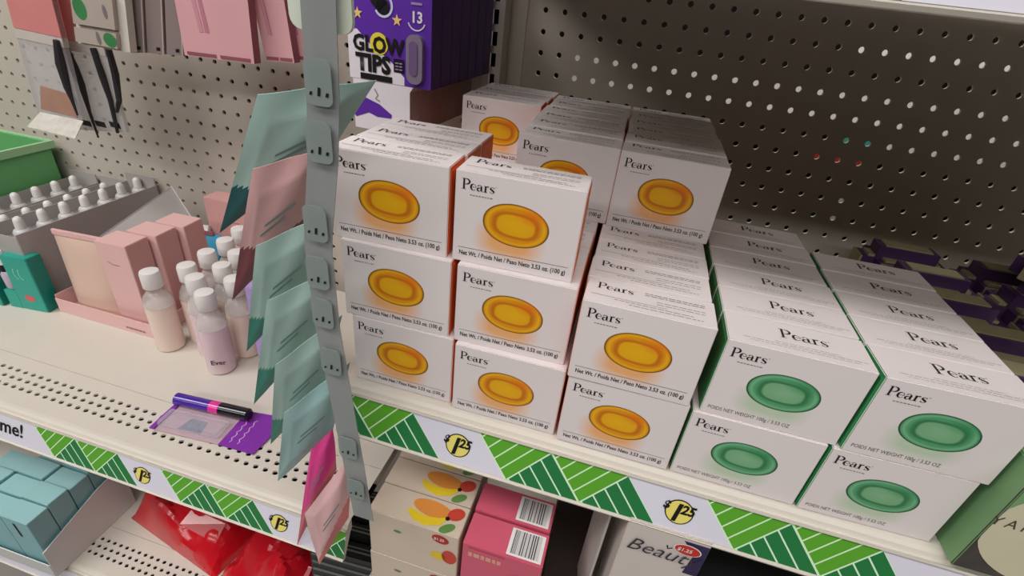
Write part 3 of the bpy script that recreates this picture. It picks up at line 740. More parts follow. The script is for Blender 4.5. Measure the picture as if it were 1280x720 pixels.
# window card with green contents
q = quad_at([(84, -60), (150, -55), (163, 66), (98, 54)], .247); o_ = q[0].lerp(q[1], .5)
t = thing('hanging_window_card', 'off white card with two clear windows showing green contents', 'card pack', o_); q = sub(q, o_)
mb = MB(); slab(mb, q, .01); mb.build('card', mat('card_off_white', (206, 200, 190), .45, .4, .04, 20), t)
for v0, v1 in ((.40, .76), (.80, .97)):
    mb = MB(); slab(mb, [inset(q, .04, v0) + FWD * .006, inset(q, .84, v0) + FWD * .006, inset(q, .84, v1) + FWD * .006, inset(q, .04, v1) + FWD * .006], .005); wv = mb.build('window', mat('window_beige', (176, 164, 154), .2, .6, .06, 30), t)
    c = inset(q, .2 if v0 < .5 else .72, (v0 + v1) / 2) + FWD * .0062
    mb = MB(); mb.face([c + Vector((.010 * math.cos(k * math.pi / 8), 0, (.013 if v0 < .5 else .0085) * math.sin(k * math.pi / 8))) for k in range(16)]); mb.build('green_content', mat('content_green', (64, 128, 78), .4, .4, .2, 50), wv)
    c = inset(q, .68 if v0 < .5 else .5, (v0 + v1) / 2) + FWD * .0063
    mb = MB(); mb.face([c + Vector((.003 * math.cos(k * math.pi / 8), 0, .008 * math.sin(k * math.pi / 8))) for k in range(16)]); mb.build('grey_content', GREYINK, wv)
hang_hook(o_.x, o_.z - .003, o_.y - .012, 'steel peg hook above the window card')
# make-up brush sets in clear sleeves
REDH = mat('sleeve_header_red', (208, 132, 130), .4, .4, .08, 30); BRI = mat('brush_black', (42, 40, 44), .5, .4); SLV = mat('sleeve_clear', (198, 194, 196), .1, .6, .04, 20, alpha=.45)
KRA = mat('sleeve_kraft_print', (168, 130, 112), .5, .3, .15, 40)
for i, (lab, px, Y, brushes) in enumerate((
        ('make-up brush set in a clear sleeve with red header, nearest its hook end', [(-10, -70), (50, -60), (104, 150), (47, 142)], .262, [[(70, 50), (76, 80), (84, 109), (90, 125), (97, 144)]]),
        ('make-up brush set in a clear sleeve with red header, behind the first set', [(52, -64), (100, -58), (158, 166), (98, 162)], .29, [[(80, 54), (92, 84), (102, 106), (112, 140), (123, 172)], [(116, 60), (128, 95), (138, 125), (147, 166)], [(136, 62), (144, 92), (149, 126), (146, 140)]]))):
    q = quad_at(px, Y); o_ = q[0].lerp(q[1], .5)
    t = thing('hanging_brush_set', lab, 'brush set', o_, group='brush sets in clear sleeves'); q = sub(q, o_)
    mb = MB(); slab(mb, q, .006); mb.build('sleeve', SLV, t)
    d_ = FWD * .001
    mb = MB(); slab(mb, [inset(q, 0, 0) + d_, inset(q, 1, 0) + d_, inset(q, 1, .47) + d_, inset(q, 0, .45) + d_], .008); mb.build('header', REDH, t)
    mb = MB(); slab(mb, [inset(q, 0, .453) + d_, inset(q, 1, .473) + d_, inset(q, 1, .53) + d_, inset(q, 0, .51) + d_], .008); mb.build('header_band', mat('sleeve_band_white', (196, 188, 180), .4, .4), t)
    for br in brushes:
        pts = [at(x, y, Y - .004) - o_ for x, y in br]; rad = [.0035, .0062, .0046, .0024, .0013][:len(pts)] if len(pts) == 5 else [.004, .0048, .0036, .0022]
        mb = MB(); mb.tube(pts, rad, 8); mb.build('brush', BRI, t, True)
    if i == 0:
        mb = MB(); slab(mb, [inset(q, .25, .80) + d_, inset(q, .85, .83) + d_, inset(q, .9, .985) + d_, inset(q, .12, .96) + d_], .0008); mb.build('kraft_insert', KRA, t)
        pl = sub([at(50, 140, .25), at(104, 151, .25), at(94, 173, .225), at(34, 158, .225)], o_)
        mb = MB(); slab(mb, pl, .0012, d=Vector((0, 0, -1))); mb.build('glare_foot', mat('foot_glare', (240, 226, 216), .12, .8, .3, 90, metal=.2), t)  # near-white colour stands in for glare off the clear box bottom
    else:
        mb = MB()
        for k in range(3): slab(mb, [inset(q, .1 + .3 * k, .93) + d_, inset(q, .3 + .3 * k, .94) + d_, inset(q, .32 + .3 * k, .975) + d_, inset(q, .12 + .3 * k, .965) + d_], .0005)
        mb.build('foot_print', BRI, t)['kind'] = 'stuff'
    hang_hook(o_.x, o_.z - .003, o_.y - .012, 'steel peg hook above: ' + ['first brush set', 'second brush set'][i])

# ------------------------------------------------------------------ goods on the perforated shelf
DZ = -.1925
GBIN = mat('bin_green', (106, 176, 112), .45, .4, .05, 20)
t = thing('storage_bin', 'light green open bin at the back of the perforated shelf', 'bin', (-.93, .29, DZ))
mb = MB(); a, b, c, d, h, th = -.13, .13, -.085, .075, .172, .004
for x0, x1, y0, y1, z0, z1 in ((a, b, c, d, 0, th), (a, a + th, c, d, th, h), (b - th, b, c, d, th, h), (a + th, b - th, c, c + th, th, h), (a + th, b - th, d - th, d, th, h)): mb.box(x0, x1, y0, y1, z0, z1)
mb.build('bin_shell', GBIN, t)
mb = MB()
for x0, x1, y0, y1 in ((a - .006, b + .006, c - .006, c), (a - .006, b + .006, d, d + .006), (a - .006, a, c, d), (b, b + .006, c, d)): mb.box(x0, x1, y0, y1, h - .012, h + .001)
mb.build('rim', mat('bin_pale_rim', (158, 204, 156), .45, .4), t)

TRAY = mat('tray_smoke_grey', (168, 162, 160), .35, .5, .05, 15); TRAY2 = mat('tray_inner_grey', (142, 138, 138), .4, .4, .05, 15)
rows = (( -.622, .168, 7, 'tray of white capped bottles beside the cream pouch', .118), (-.686, .188, 6, 'middle tray of white capped bottles', .100), (-.757, .1895, 6, 'tray of white capped bottles beside the green bin', .100))
BC = mat('bottle_white_cap', (226, 222, 220), .4, .4, .02)
def small_bottle():
    mb = MB(); mb.lathe([(.0112, .0), (.0114, .002), (.0114, .010), (.0098, .0135), (.0068, .0150)], 14); body = mb
    cb = MB(); cb.lathe([(.0062, .0152), (.0066, .0155), (.0062, .028), (.0052, .0315), (.0028, .0335)], 14)
    return body, cb
sb, sc_ = small_bottle()
for ti, (x, y0, n, lab, top) in enumerate(rows):
    t = thing('display_tray', 'grey ' + lab, 'tray', (x, .17, DZ), group='grey display trays')
    mb = MB(); mb.box(-.031, .031, -.03, .203, 0, top - .0165); mb.build('insert', TRAY2, t)
    mb = MB(); mb.box(.0312, .0325, -.031, .2045, 0, top + (.004 if ti else .006)); mb.box(-.0325, -.0312, -.031, .2045, 0, top + .004); mb.box(-.0312, .0312, .2032, .2045, 0, top + .02); mb.box(-.0312, .0312, -.0315, -.0302, 0, top + .002); mb.build('tray_wall', TRAY, t)
    for k in range(n):
        yy = y0 + .033 * k
        r_ = thing('small_bottle', f'small white capped bottle, {ORD[k]} in the ' + ['tray beside the cream pouch', 'middle grey tray', 'tray beside the green bin'][ti], 'bottle', (x, yy, DZ + top - .0162), group=['bottles in the tray by the pouch', 'bottles in the middle tray', 'bottles in the tray by the bin'][ti])
        if k == 0 and ti == 0:
            b0 = sb.build('bottle_body', mat('bottle_frosted', (200, 198, 198), .3, .5, .03), r_, True); c0 = sc_.build('bottle_cap', BC, r_, True)
        else:
            link('bottle_body', b0.data, r_); link('bottle_cap', c0.data, r_)
# leaning grey card on the side of the tray
q = [at(118, 300, .205), at(214, 233, .352), at(252, 292, .315), at(140, 318, .215)]
t = thing('leaning_card', 'large smoke grey card leaning against the bottle tray', 'card', q[3].copy()); o_ = q[3].copy()
mb = MB(); slab(mb, sub(q, o_), .0015, d=Vector((1, 0, .3)).normalized()); mb.build('card', TRAY, t)
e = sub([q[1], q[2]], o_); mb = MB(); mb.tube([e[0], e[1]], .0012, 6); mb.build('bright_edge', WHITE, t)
# teal carton with cut-out window
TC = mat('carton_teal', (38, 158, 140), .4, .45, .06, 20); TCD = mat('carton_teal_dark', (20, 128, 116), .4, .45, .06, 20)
for i, (x, y, lab) in enumerate(((-.640, .1240, 'teal carton with a cut-out window beside the cream pouch'), (-.712, .1135, 'teal carton half hidden beside the windowed teal one'))):
    t = thing('teal_carton', lab, 'carton', (x, y, DZ), (0, 0, deg(6)), 'teal cartons')
    mb = MB(); mb.box(.02, .062, 0, .022, 0, .092, 0, .0006); mb.box(0, .02, 0, .022, 0, .030, 0); mb.box(0, .0198, .018, .022, .030, .092); mb.build('carton', TC, t)
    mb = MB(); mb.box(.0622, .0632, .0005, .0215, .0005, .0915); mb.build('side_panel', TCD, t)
    if i == 0:
        mb = MB(); mb.lathe([(.006, .0), (.0085, .004), (.0088, .026), (.006, .03)], 14, (.0095, .009, .0302)); mb.build('nail_bottle', mat('bottle_lilac', (186, 176, 190), .2, .6), t, True)
        mb = MB(); mb.lathe([(.0064, .0305), (.0066, .036), (.0064, .041)], 14, (.0095, .009, .0302)); mb.build('bottle_collar', INK, t, True)
        mb = MB(); mb.lathe([(.0058, .0415), (.0056, .06), (.004, .063)], 14, (.0095, .009, .0302)); mb.build('bottle_cap', BC, t, True)
        mb = MB(); mb.face([(p[0], -.0004, p[1]) for p in arc(.041, .022, .0085, .0055, 0, 360, 18)[:-1]]); mb.build('red_sticker', mat('sticker_red', (206, 90, 96), .4, .4, .2, 200), t)
        mb = MB()
        for dx in (0, .008): ribbon(mb, arc(.036 + dx, .064, .0035, .0085, 100, 300, 8), .0012, mapf=lambda x_, z_: (x_, -.0004, z_))
        mb.build('swirl_mark', mat('print_pale_teal', (150, 214, 200), .4, .4), t)
# pink display tray with cream pouch and pink cartons
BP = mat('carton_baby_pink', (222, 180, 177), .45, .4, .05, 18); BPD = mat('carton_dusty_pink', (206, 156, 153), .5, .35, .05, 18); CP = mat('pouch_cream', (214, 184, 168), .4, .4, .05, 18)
t = thing('pink_display_tray', 'low baby pink open display tray holding the pink cartons', 'tray', (-.475, .138, DZ), (0, 0, deg(-1)))
mb = MB()
for x0, x1, y0, y1, z0, z1 in ((-.092, .088, 0, .185, 0, .002), (-.092, .088, 0, .0015, .002, .024), (-.092, -.0905, .0015, .185, .002, .03), (.0865, .088, .0015, .185, .002, .024), (-.0905, .0865, .1835, .185, .002, .03)): mb.box(x0, x1, y0, y1, z0, z1)
mb.build('tray_shell', BP, t)
mb = MB(); dashes(mb, .035, .07, .006, .003, random.Random(1), mapf=lambda x_, z_: (x_, -.0004, z_), lo=.004, hi=.009, gap=.001); mb.build('small_print', mat('print_rose', (160, 110, 116)), t)['kind'] = 'stuff'
# cream pouch: puffed upright bag
t = thing('cream_pouch', 'puffy cream stand-up pouch in the pink tray', 'pouch', (-.5125, .166, DZ + .0026), (0, 0, deg(4)))
bm = bmesh.new(); bmesh.ops.create_grid(bm, x_segments=14, y_segments=14, size=.5)
mb = MB(); V = []; n = 14
for s in (-1, 1):
    for i in range(n + 1):
        for k in range(n + 1):
            u, v = i / n, k / n; e = (1 - abs(2 * u - 1) ** 3) * (1 - v) ** .6
            V.append(((u - .5) * .090 * (1 - .12 * v), s * (.0145 * e + .0008), v * .122))
F = []
for s in (0, 1):
    o2 = s * (n + 1) ** 2
    for i in range(n):
        for k in range(n): F.append((o2 + i * (n + 1) + k, o2 + (i + 1) * (n + 1) + k, o2 + (i + 1) * (n + 1) + k + 1, o2 + i * (n + 1) + k + 1))
N1 = (n + 1) ** 2
for i in range(n):
    for a, b2 in (((i * (n + 1)), (i + 1) * (n + 1)), (i * (n + 1) + n, (i + 1) * (n + 1) + n), (i, i + 1), (n * (n + 1) + i, n * (n + 1) + i + 1)): F.append((a, b2, N1 + b2, N1 + a))
mb.mesh(V, F); mb.build('bag', CP, t, True); bm.free()
mb = MB(); mb.box(-.041, .041, -.0022, .0022, .1222, .131, 0, .001); mb.build('top_seal', BP, t)
for k in range(3):
    t = thing('pink_carton', ['baby pink upright carton at the front of the pink tray', 'baby pink upright carton in the middle of three', 'baby pink upright carton at the back of three'][k], 'carton', (-.4615 + .0085 * k, .150 + .041 * k, DZ + .0022), (0, 0, deg(2)), 'baby pink cartons')
    mb = MB(); bm = bmesh.new(); bmesh.ops.create_cube(bm, size=1)
    for v in bm.verts: v.co = ((v.co.x + .5) * .050, (v.co.y + .5) * .037, (v.co.z + .5) * .138)
    bmesh.ops.bevel(bm, geom=bm.edges[:], offset=.0008, segments=2, affect='EDGES')
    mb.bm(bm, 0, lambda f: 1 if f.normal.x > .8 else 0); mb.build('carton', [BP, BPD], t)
    mb = MB(); ribbon(mb, [(.012, .108), (.020, .104), (.030, .104)], .0012, mapf=lambda x_, z_: (x_, -.0004, z_)); mb.build('small_mark', mat('print_rose', (160, 110, 116)), t)
t = thing('blue_packet', 'small sky blue packet lying behind the baby pink cartons', 'packet', (-.452, .304, -.150), (deg(-20), 0, deg(8)))
mb = MB(); mb.box(-.034, .034, 0, .006, .0, .042, 0, .0015); mb.build('packet', mat('packet_blue', (70, 170, 210), .35, .5), t)
mb = MB(); mb.box(-.034, .012, -.0008, .0068, .0425, .056, 0, .0005); mb.build('white_top', WHITE, t); mb = MB(); mb.box(-.005, .022, -.002, -.001, .040, .047); mb.build('mauve_flap', PKD, t)
t = thing('pink_display_carton', 'dusty pink display carton behind the clear bottles', 'carton', (-.375, .330, DZ))
mb = MB(); mb.box(-.072, .075, 0, .035, 0, .145, 0, .001); mb.build('carton', BPD, t)
for dx in (-.02, .045):
    mb = MB(); ribbon(mb, [(dx - .012, .112), (dx - .002, .108), (dx + .012, .109)], .0014, mapf=lambda x_, z_: (x_, -.0004, z_)); mb.build('smile_mark', mat('print_rose', (160, 110, 116)), t)
# lotion bottles
BOD = mat('bottle_milky', (226, 204, 190), .25, .5, .03, 20); BOD2 = mat('bottle_milky_pink', (216, 190, 196), .25, .5, .03, 20); SHO = mat('bottle_clear_shoulder', (226, 222, 220), .06, .8, .02, alpha=.38)
bots = [(-.3579, .1331, 'clear bottle of cream lotion standing apart beside the pink tray'), (-.3302, .1653, 'lotion bottle behind the lone one, against the pink display'), (-.3354, .2074, 'lotion bottle third back in the long row'), (-.3395, .2488, 'lotion bottle fourth back in the long row'), (-.3485, .2900, 'lotion bottle last in the long row, by the dark pouch foot'),
        (-.2975, .1445, 'lotion bottle just behind the printed one'), (-.2900, .1841, 'lotion bottle in the middle row, second back'), (-.2990, .2240, 'lotion bottle in the middle row, third back'), (-.2600, .1190, 'lotion bottle printed with a short dark word, foremost'), (-.2520, .1610, 'lotion bottle beside the lilac box, behind the printed one')]
protos = {}
for i, (x, y, lab) in enumerate(bots):
    t = thing('lotion_bottle', lab, 'bottle', (x, y, DZ), group='clear lotion bottles with white caps'); s_ = 1
    key = i % 3 == 2
    if key not in protos:
        mb = MB(); mb.lathe([(.0155, 0), (.0178, .002), (.0180, .006), (.0180, .070), (.0172, .073)], 24); A = mb.build('body', BOD2 if key else BOD, t, True)
        mb = MB(); mb.lathe([(.0183, .0735), (.0180, .079), (.0160, .087), (.0110, .094), (.0085, .097), (.0085, .101)], 24); B_ = mb.build('shoulder', SHO, t, True)
        mb = MB(); mb.lathe([(.0118, .1015), (.0125, .1025), (.0124, .122), (.0112, .1255), (.006, .1265)], 24); C_ = mb.build('cap', BC, t, True)
        protos[key] = (A, B_, C_)
    else:
        for nm, p in zip(('body', 'shoulder', 'cap'), protos[key]): link(nm, p.data, t)
    if i == 8: 
        o = link('word_print', text_mesh('word_print', 'Ever', .0105, mat('print_navy', (60, 50, 80)), 1, 0, .0002), t, (.0025, -.0196, .020)); o.rotation_euler = (0, 0, deg(28))
t = thing('lilac_box', 'lilac upright box behind the hanging mint pouches', 'box', (-.196, .118, DZ), (0, 0, deg(4)))
mb = MB(); mb.box(0, .046, 0, .03, 0, .150, 0, .001); mb.build('box', mat('box_lilac', (176, 150, 206), .4, .4, .08, 20), t); mb = MB(); mb.box(.004, .042, -.0006, -.0001, .085, .12); mb.build('violet_panel', mat('box_violet', (112, 70, 160), .4, .4, .2, 60), t)
# cosmetic blister pack lying on the perforated deck
t = thing('blister_pack', 'purple cosmetic blister pack lying flat on the perforated deck', 'blister pack', (-.2560, -.0020, DZ + .0008), (0, 0, deg(4)))
BV = mat('blister_purple', (126, 44, 160), .3, .5, .1, 30)
mb = MB(); mb.prism([(.088, 0), (.134, -.002), (.138, .030), (.126, .058), (.088, .056)], 0, .0012, 'z'); mb.build('backing_card', BV, t)
mb = MB(); mb.prism([(0, 0), (.0876, 0), (.0876, .056), (.006, .054), (-.002, .02)], 0, .0010, 'z'); mb.build('printed_card', mat('blister_card_mauve', (186, 160, 170), .3, .5, .12, 60), t)
mb = MB(); mb.tube([(.000, .044, .0092), (.047, .044, .0092)], .0078, 16); mb.build('tube_violet', mat('tube_violet', (72, 40, 150), .15, .7), t, True)
mb = MB(); mb.tube([(.0475, .044, .0092), (.0605, .044, .0092)], .0078, 16); mb.build('tube_pink_band', mat('tube_pink', (220, 50, 150), .15, .7), t, True)
mb = MB(); mb.tube([(.061, .044, .0092), (.098, .044, .0092), (.100, .044, .0092)], [.0080, .0080, .0062], 16); mb.build('tube_cap', mat('tube_black', (26, 24, 30), .15, .7), t, True)
mb = MB(); mb.box(.003, .084, .005, .030, .0012, .0085, 0, .002); mb.build('clear_dome', mat('blister_clear', (220, 210, 220), .08, .8, .02, alpha=.22), t)
mb = MB(); mb.face([(.028, .008, .0014), (.058, .008, .0014), (.055, .026, .0014), (.033, .026, .0014)]); mb.build('grey_print', mat('blister_grey_print', (120, 130, 150), .4, .4, .5, 220), t)
mb = MB(); mb.box(-.002, .004, .0, .054, .0010, .0030); mb.build('violet_edge', BV, t)
mb = MB()
for k in range(2): ribbon(mb, [(.098 + .010 * k + .0016 * math.sin(i * 2.2), .006 + i * .0032) for i in range(13)], .0011, mapf=lambda x_, y_: (x_, y_, .0015))
mb.build('script_print', mat('print_pale_lilac', (206, 170, 220)), t)

# ------------------------------------------------------------------ goods on the shelf under the perforated one
LZ = -.5745
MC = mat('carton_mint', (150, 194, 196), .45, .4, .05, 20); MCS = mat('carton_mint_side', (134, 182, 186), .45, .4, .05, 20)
cols = [-.672, -.6195, -.567]; rws = [-.043, -.0110, .0210, .0530]
for ci, x in enumerate(cols):
    for ri, y in enumerate(rws):
        if ci == 0 and ri == 3: continue
        hgt = .124 + (.004 if (ci + ri) % 2 else 0) - (.008 if (ri == 0 and ci != 2) else 0)
        t = thing('mint_carton', f'pale mint carton, {["front", "second", "third", "rear"][ri]} row, ' + ['far side of its tray', 'middle of its tray', 'along the white tray wall'][ci], 'carton', (x, y, LZ + .0022), (0, 0, deg(j(.8))), 'pale mint cartons in their tray')
        mb = MB(); bm = bmesh.new(); bmesh.ops.create_cube(bm, size=1)
        for v in bm.verts: v.co = ((v.co.x + .5) * .0505, (v.co.y + .5) * .0302, (v.co.z + .5) * hgt)
        bmesh.ops.bevel(bm, geom=bm.edges[:], offset=.0007, segments=2, affect='EDGES')
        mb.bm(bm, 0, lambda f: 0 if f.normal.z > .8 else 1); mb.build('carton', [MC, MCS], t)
        if ri == 0:
            mb = MB(); mb.face([(.020, -.0004, .082), (.0245, -.0004, .082), (.0235, -.0004, .114), (.019, -.0004, .114)]); mb.build('black_bar', INK, t)
t = thing('mint_display_tray', 'white open tray holding the pale mint cartons', 'tray', (-.595, 0, LZ))
TW = mat('tray_white', (206, 206, 204), .4, .4, .04, 15)
mb = MB()
for x0, x1, y0, y1, z0, z1 in ((-.082, .083, -.047, .094, 0, .0018), (-.0835, -.082, -.047, .094, 0, .05), (-.082, .0845, .094, .0955, 0, .10), (-.082, .083, -.0485, -.047, 0, .03)): mb.box(x0, x1, y0, y1, z0, z1)
mb.build('tray_shell', TW, t)
mb = MB(); mb.prism([(-.047, 0), (.094, 0), (.094, .098), (.05, .092), (-.047, .062)], .083, .0845, 'x'); mb.build('side_wall', TW, t)
mb = MB(); mb.prism([(-.08, .1), (-.03, .1), (-.05, .135)], .0958, .0966, 'y'); mb.build('torn_flap', TW, t)
t = thing('pale_pink_board', 'pale pink display board standing behind the red bags', 'board', (-.45, .195, LZ), (0, 0, deg(6)))
mb = MB(); mb.box(-.065, .10, 0, .004, 0, .13); mb.build('board', mat('board_pale_pink', (206, 164, 164), .5, .3, .05, 15), t)
mb = MB(); mb.box(-.05, .09, .005, .08, 0, .002); mb.build('foot', mat('board_pale_pink', (206, 164, 164)), t)
RB = mat('bag_red', (196, 22, 36), .22, .6, .25, 14, bump=.2)
def bag(label, loc, rz, sx, sy, sz, seed, extra=()):
    t = thing('red_bag', label, 'bag', loc, (0, 0, deg(rz)), 'red plastic bags'); rr = random.Random(seed); ph = [rr.uniform(0, 6) for _ in range(8)]
    mb = MB(); n = 26; V = []
    for s in (1, 0):
        for i in range(n + 1):
            for k in range(n + 1):
                u, v = i / n, k / n; e = (max(0, 1 - abs(2 * u - 1) ** 2.6) * max(0, 1 - abs(2 * v - 1) ** 2.6)) ** .55
                cr = -.30 * abs(math.sin(3.1 * u + 5 * v + ph[0])) - .22 * abs(math.sin(7 * u - 4.2 * v + ph[1])) + .16 * abs(math.sin(9 * v + 4 * u + ph[2])) + .10 * abs(math.sin(13 * u - 6 * v + ph[3])) + .15
                V.append(((u - .5) * sx, (v - .5) * sy, s * sz * e * (.85 + cr) + (.002 if s else 0)))
    F = []
    for s in (0, 1):
        o2 = s * (n + 1) ** 2
        for i in range(n):
            for k in range(n): F.append((o2 + i * (n + 1) + k, o2 + (i + 1) * (n + 1) + k, o2 + (i + 1) * (n + 1) + k + 1, o2 + i * (n + 1) + k + 1))
    N1 = (n + 1) ** 2
    for i in range(n):
        for a, b2 in (((i * (n + 1)), (i + 1) * (n + 1)), (i * (n + 1) + n, (i + 1) * (n + 1) + n), (i, i + 1), (n * (n + 1) + i, n * (n + 1) + i + 1)): F.append((a, b2, N1 + b2, N1 + a))
    mb.mesh(V, F); bg = mb.build('bag', RB, t, True); bg.data.set_sharp_from_angle(angle=math.radians(22))
    mb = MB(); zt = sz * .62
    mb.face([(sx * .1, -sy * .38, zt), (sx * .42, -sy * .30, zt * .8), (sx * .40, -sy * .1, zt * 1.05), (sx * .12, -sy * .2, zt * 1.25)]); f_ = mb.build('clear_flap', mat('flap_clear_red', (226, 130, 132), .15, .7, .05, alpha=.55), t)
    sm = f_.modifiers.new('thick', 'SOLIDIFY'); sm.thickness = .0005
bag('crumpled red plastic bag beside the white mint tray', (-.372, .108, LZ), -12, .215, .13, .100, 4)
bag('crumpled red plastic bag beside the black ridged packets', (-.172, .075, LZ), -8, .165, .16, .125, 9)
BK = mat('packet_black', (26, 28, 30), .35, .5, .05); BKL = mat('packet_grey_ridge', (104, 108, 104), .3, .5)
for k in range(4):
    t = thing('black_packet', ['black ridged packet standing at the shelf front under the pouches', 'black ridged packet standing second under the pouches', 'black ridged packet standing third under the pouches', 'black ridged packet standing last under the pouches'][k], 'packet', (-.079, .004 + .028 * k, LZ), (deg(-4), 0, deg(3)), 'black ridged packets')
    mb = MB(); mb.box(0, .10, 0, .020, 0, .205, 0, .002); mb.build('packet', BK, t)
    for i in range(9):
        mb = MB(); mb.box(.004, .096, -.0012, .0002, .06 + .016 * i, .0635 + .016 * i); mb.build('ridge', BKL, t)
    mb = MB(); mb.box(.004, .096, .0065, .0085, .2052, .2062); mb.build('ridge', BKL, t); mb = MB(); mb.box(.004, .096, .0125, .0135, .2052, .2062); mb.build('ridge', BKL, t)

# ------------------------------------------------------------------ goods on the shelf under the soap cartons
BZ = -.3317
KR = mat('carton_oat', (206, 190, 172), .5, .35, .05, 25); BAN = mat('print_banana', (226, 196, 40), .45, .4, .06, 40); MAN = mat('print_mango', (218, 140, 62), .45, .4, .1, 40); BER = mat('print_berry', (196, 66, 52), .45, .4, .1, 40); LEA = mat('print_leaf', (96, 138, 70), .45, .4, .1, 40); OVR = mat('sticker_deep_red', (176, 34, 36), .4, .4, .08, 80)
def ell(mb, cx_, cz_, rx, rz, mapf, a=0, mi=0, n=18):
    ca, sa = math.cos(deg(a)), math.sin(deg(a))
    mb.face([mapf(cx_ + rx * math.cos(2 * math.pi * k / n) * ca - rz * math.sin(2 * math.pi * k / n) * sa, cz_ + rx * math.cos(2 * math.pi * k / n) * sa + rz * math.sin(2 * math.pi * k / n) * ca) for k in range(n)], mi)
def small_carton(t, W, D, H, m_):
    mb = MB(); mb.box(0, W, 0, D, 0, H, 0, .0007); return mb.build('carton', m_, t)
FW, FD, FH = .0915, .0322, .0672
for r in range(3):
    for k in range(3):
        if r < 2 and k > 1: continue
        t = thing('fruit_carton', f'oat coloured fruit printed carton, {["lowest", "middle", "uppermost"][r]} layer, {ORD[k]} in depth', 'soap box', (.0575 + .001 * r, -.0535 + k * (FD + .0012), BZ + r * (FH + .0003)), (0, 0, deg(-.6)), 'fruit printed cartons')
        small_carton(t, FW, FD, FH, KR)
        for face in ('top', 'front'):
            if face == 'top' and r < 2: continue
            if face == 'front' and k > 0: continue
            mp_ = (lambda x_, y_, o_=0: (x_, y_, FH + .0003 + o_)) if face == 'top' else (lambda x_, y_, o_=0: (x_, -.0003 - o_, y_))
            if face == 'top':
                mb = MB(); ell(mb, .058, .020, .021, .0085, mp_, -6); mb.build('mango_print', MAN, t)
                mb = MB(); ribbon(mb, [(.036, .0135), (.044, .0085), (.056, .0065), (.068, .0095), (.074, .0150)], [.004, .0085, .0095, .0075, .002], mapf=lambda x_, y_: mp_(x_, y_, .0001)); mb.build('banana_print', BAN, t)
                mb = MB(); ell(mb, .081, .0215, .0085, .0065, lambda x_, y_: mp_(x_, y_, .0001), 30); mb.build('berry_print', BER, t)
                mb = MB(); ell(mb, .0775, .0055, .008, .0042, lambda x_, y_: mp_(x_, y_, .0002), 35); mb.build('leaf_print', LEA, t)
                mb = MB(); ell(mb, .0745, .0150, .0022, .0022, lambda x_, y_: mp_(x_, y_, .0003)); mb.build('black_dot', INK, t)
            else:
                mb = MB(); ell(mb, .0735, .0570, .0085, .0062, mp_, -8); so_ = mb.build('price_sticker', OVR, t)
                link('price_figures', text_mesh('price_figures', '$1.25', .0052, WHITE, .9, 0, .0001), so_, (.0672, -.0007, .0555))
                mb = MB(); ell(mb, .083, .0330, .0075, .0105, mp_); mb.build('berry_print', BER, t); mb = MB(); ell(mb, .072, .0300, .008, .006, mp_); mb.build('banana_print', BAN, t)
                mb = MB(); ell(mb, .030, .0475, .004, .002, mp_); mb.build('leaf_mark', LEA, t)
PKB = mat('carton_rose', (208, 92, 116), .4, .45, .06, 25); PKF = mat('carton_deep_rose', (190, 62, 92), .4, .45, .08, 25)
def barcode_mat():
    m = bpy.data.materials.new('barcode_print'); m.use_nodes = True; nt = m.node_tree; tc = nt.nodes.new('ShaderNodeTexCoord'); mp = nt.nodes.new('ShaderNodeMapping'); mp.inputs['Scale'].default_value = (900, 0, 0)
    nz = nt.nodes.new('ShaderNodeTexNoise'); nz.inputs['Scale'].default_value = 1; nz.inputs['Detail'].default_value = 0
    rp = nt.nodes.new('ShaderNodeValToRGB'); rp.color_ramp.interpolation = 'CONSTANT'; rp.color_ramp.elements[0].color = (.02, .02, .02, 1); rp.color_ramp.elements[1].position = .47; rp.color_ramp.elements[1].color = (.6, .58, .58, 1)
    nt.links.new(tc.outputs['Object'], mp.inputs[0]); nt.links.new(mp.outputs[0], nz.inputs[0]); nt.links.new(nz.outputs[0], rp.inputs[0]); nt.links.new(rp.outputs[0], nt.nodes['Principled BSDF'].inputs['Base Color'])
    return m
BCM = barcode_mat(); PW = .0745
for r in range(3):
    for k in range(2):
        t = thing('rose_carton', f'rose pink carton with barcode, {["lowest", "middle", "uppermost"][r]} layer, {["front", "behind"][k]}', 'soap box', (.1545 + .0005 * r, -.0565 + k * .0355, BZ + r * (FH + .0006)), (0, 0, deg(-.8)), 'rose pink cartons')
        small_carton(t, PW, FD, FH, PKB)
        if r == 2:
            mb = MB(); mb.face([(.040, .002, FH + .0003), (.072, .002, FH + .0003), (.072, .029, FH + .0003), (.040, .029, FH + .0003)]); bq = mb.build('barcode_panel', WHITE, t)
            mb = MB(); mb.face([(.043, .004, FH + .0005), (.069, .004, FH + .0005), (.069, .0275, FH + .0005), (.043, .0275, FH + .0005)]); mb.build('barcode', BCM, bq)
        if k == 0:
            mb = MB(); mb.face([(.005, -.0003, .0615), (.040, -.0003, .0615), (.040, -.0003, .0635), (.005, -.0003, .0635)]); mb.build('dark_line', PKF, t)
            mb = MB(); dashes(mb, .006, .038, .050, .006, random.Random(8), mapf=lambda x_, z_: (x_, -.0003, z_), lo=.003, hi=.006, gap=.0012); mb.build('cream_print', mat('print_cream_rose', (220, 160, 140)), t)['kind'] = 'stuff'
            mb = MB(); ell(mb, .058, .030, .014, .014, lambda x_, z_: (x_, -.0003, z_)); mb.build('rose_spot', PKF, t)
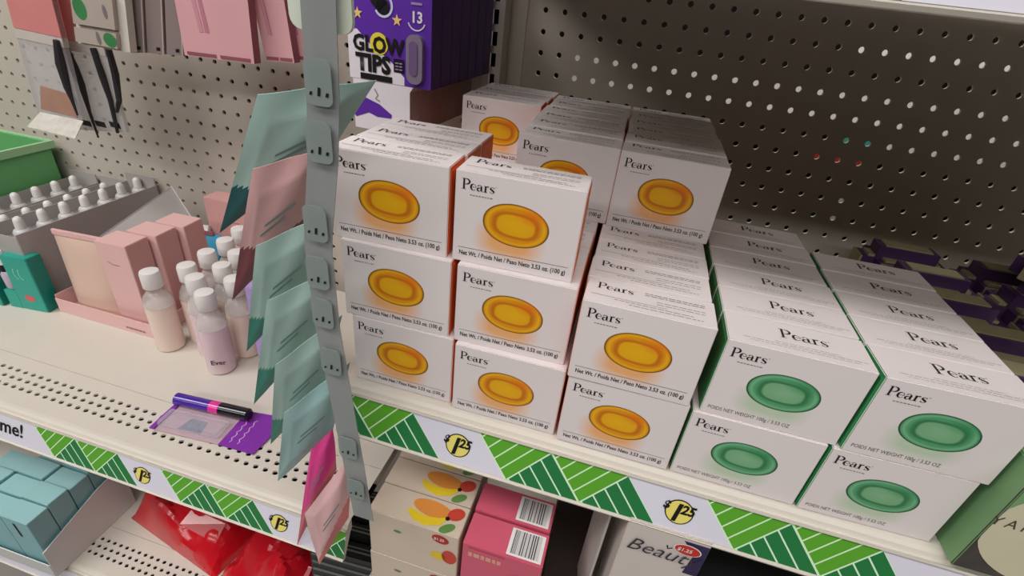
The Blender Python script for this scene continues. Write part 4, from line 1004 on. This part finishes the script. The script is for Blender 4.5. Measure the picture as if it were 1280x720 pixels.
# script lettered white carton
q = [at(786, 652, -.05), at(880, 690, -.05)]
BW = (q[1] - q[0]).x; BX = q[0].x; BT = q[0].z + .004
t = thing('script_carton', 'white carton with script lettering under the soap shelf', 'soap box', (BX, -.05, BZ), (0, 0, deg(-1)))
H_ = BT - BZ
small_carton(t, BW + .003, .055, H_, mat('carton_pearl', (206, 196, 190), .45, .4, .05, 25))
link('script_lettering', text_mesh('script_lettering', 'Beauty', .0215, mat('print_slate', (52, 48, 60)), .95, .35, -.0001), t, (.0030, -.0014, H_ - .0335))
mb = MB(); mb.face([(x_, -.0003, H_ + z_) for x_, z_ in [(BW * .72, -.006), (BW + .0025, -.006), (BW + .0025, -.045), (BW * .86, -.045), (BW * .9, -.02)]]); mb.build('navy_panel', mat('carton_navy', (46, 34, 78), .4, .4, .1, 30), t)
mb = MB(); ell(mb, BW * .80, H_ - .0155, .0108, .0066, lambda x_, z_: (x_, -.0009, z_), -4); so_ = mb.build('price_sticker', WHITE, t)
mb = MB(); ell(mb, BW * .80, H_ - .0155, .0098, .0057, lambda x_, z_: (x_, -.0011, z_), -4); mb.build('red_oval', mat('sticker_bright_red', (196, 44, 40), .4, .4), so_)
link('price_figures', text_mesh('price_figures', '$1.25', .0056, WHITE, .9, .1, .0001), so_, (BW * .80 - .0078, -.0014, H_ - .0172))
mb = MB(); ribbon(mb, [(BW * .55, H_ - .017), (BW * .57, H_ - .021), (BW * .62, H_ - .0185)], .0012, mapf=lambda x_, z_: (x_, -.0005, z_)); mb.build('tick_mark', INK, t)
t = thing('thin_white_card', 'thin white card standing beside the script lettered carton', 'card', (BX - .012, -.03, BZ), (0, 0, deg(8)))
mb = MB(); mb.box(0, .0022, 0, .05, 0, H_ - .01, 0, .0006); mb.build('card', mat('card_pale', (190, 184, 180), .5, .3), t)
t = thing('gap_shade_block', 'dark block added for the shade between rose and script cartons', 'tray', (.2335, -.02, BZ))  # solid dark block added where the empty deck is only in shade
mb = MB(); mb.box(0, .048, 0, .30, 0, .10, 0, .001); mb.build('tray', mat('gap_shade_brown', (58, 50, 46), .7, .2, .1, 20), t)
mb = MB(); mb.box(-.0, .048, .301, .305, 0, .19); mb.build('rear_shade_panel', mat('gap_shade_brown', (58, 50, 46)), t)
# dark cartons with grey end labels
for k in range(3):
    t = thing('dark_carton', ['black carton with grey top label beside the script lettered one', 'black carton with grey top label, second along the bottom shelf', 'black carton with grey top label, third along the bottom shelf'][k], 'carton', (BX + BW + .012 + .098 * k, -.046, BZ), (0, 0, deg(-1)), 'black cartons with grey labels')
    small_carton(t, .094, .07, .222, BK)
    mb = MB(); mb.box(.002, .092, -.0006, -.0001, .200, .218); lb = mb.build('grey_label', mat('label_grey', (150, 148, 144), .5, .3, .2, 120), t)
    mb = MB(); dashes(mb, .006, .088, .206, .006, random.Random(k), mapf=lambda x_, z_: (x_, -.0009, z_), lo=.002, hi=.02, gap=.003); mb.build('label_print', GREYINK, lb)['kind'] = 'stuff'

for o in bpy.data.objects:
    if o.parent is None and o.type not in ('CAMERA', 'LIGHT'): o.location.z += ZO
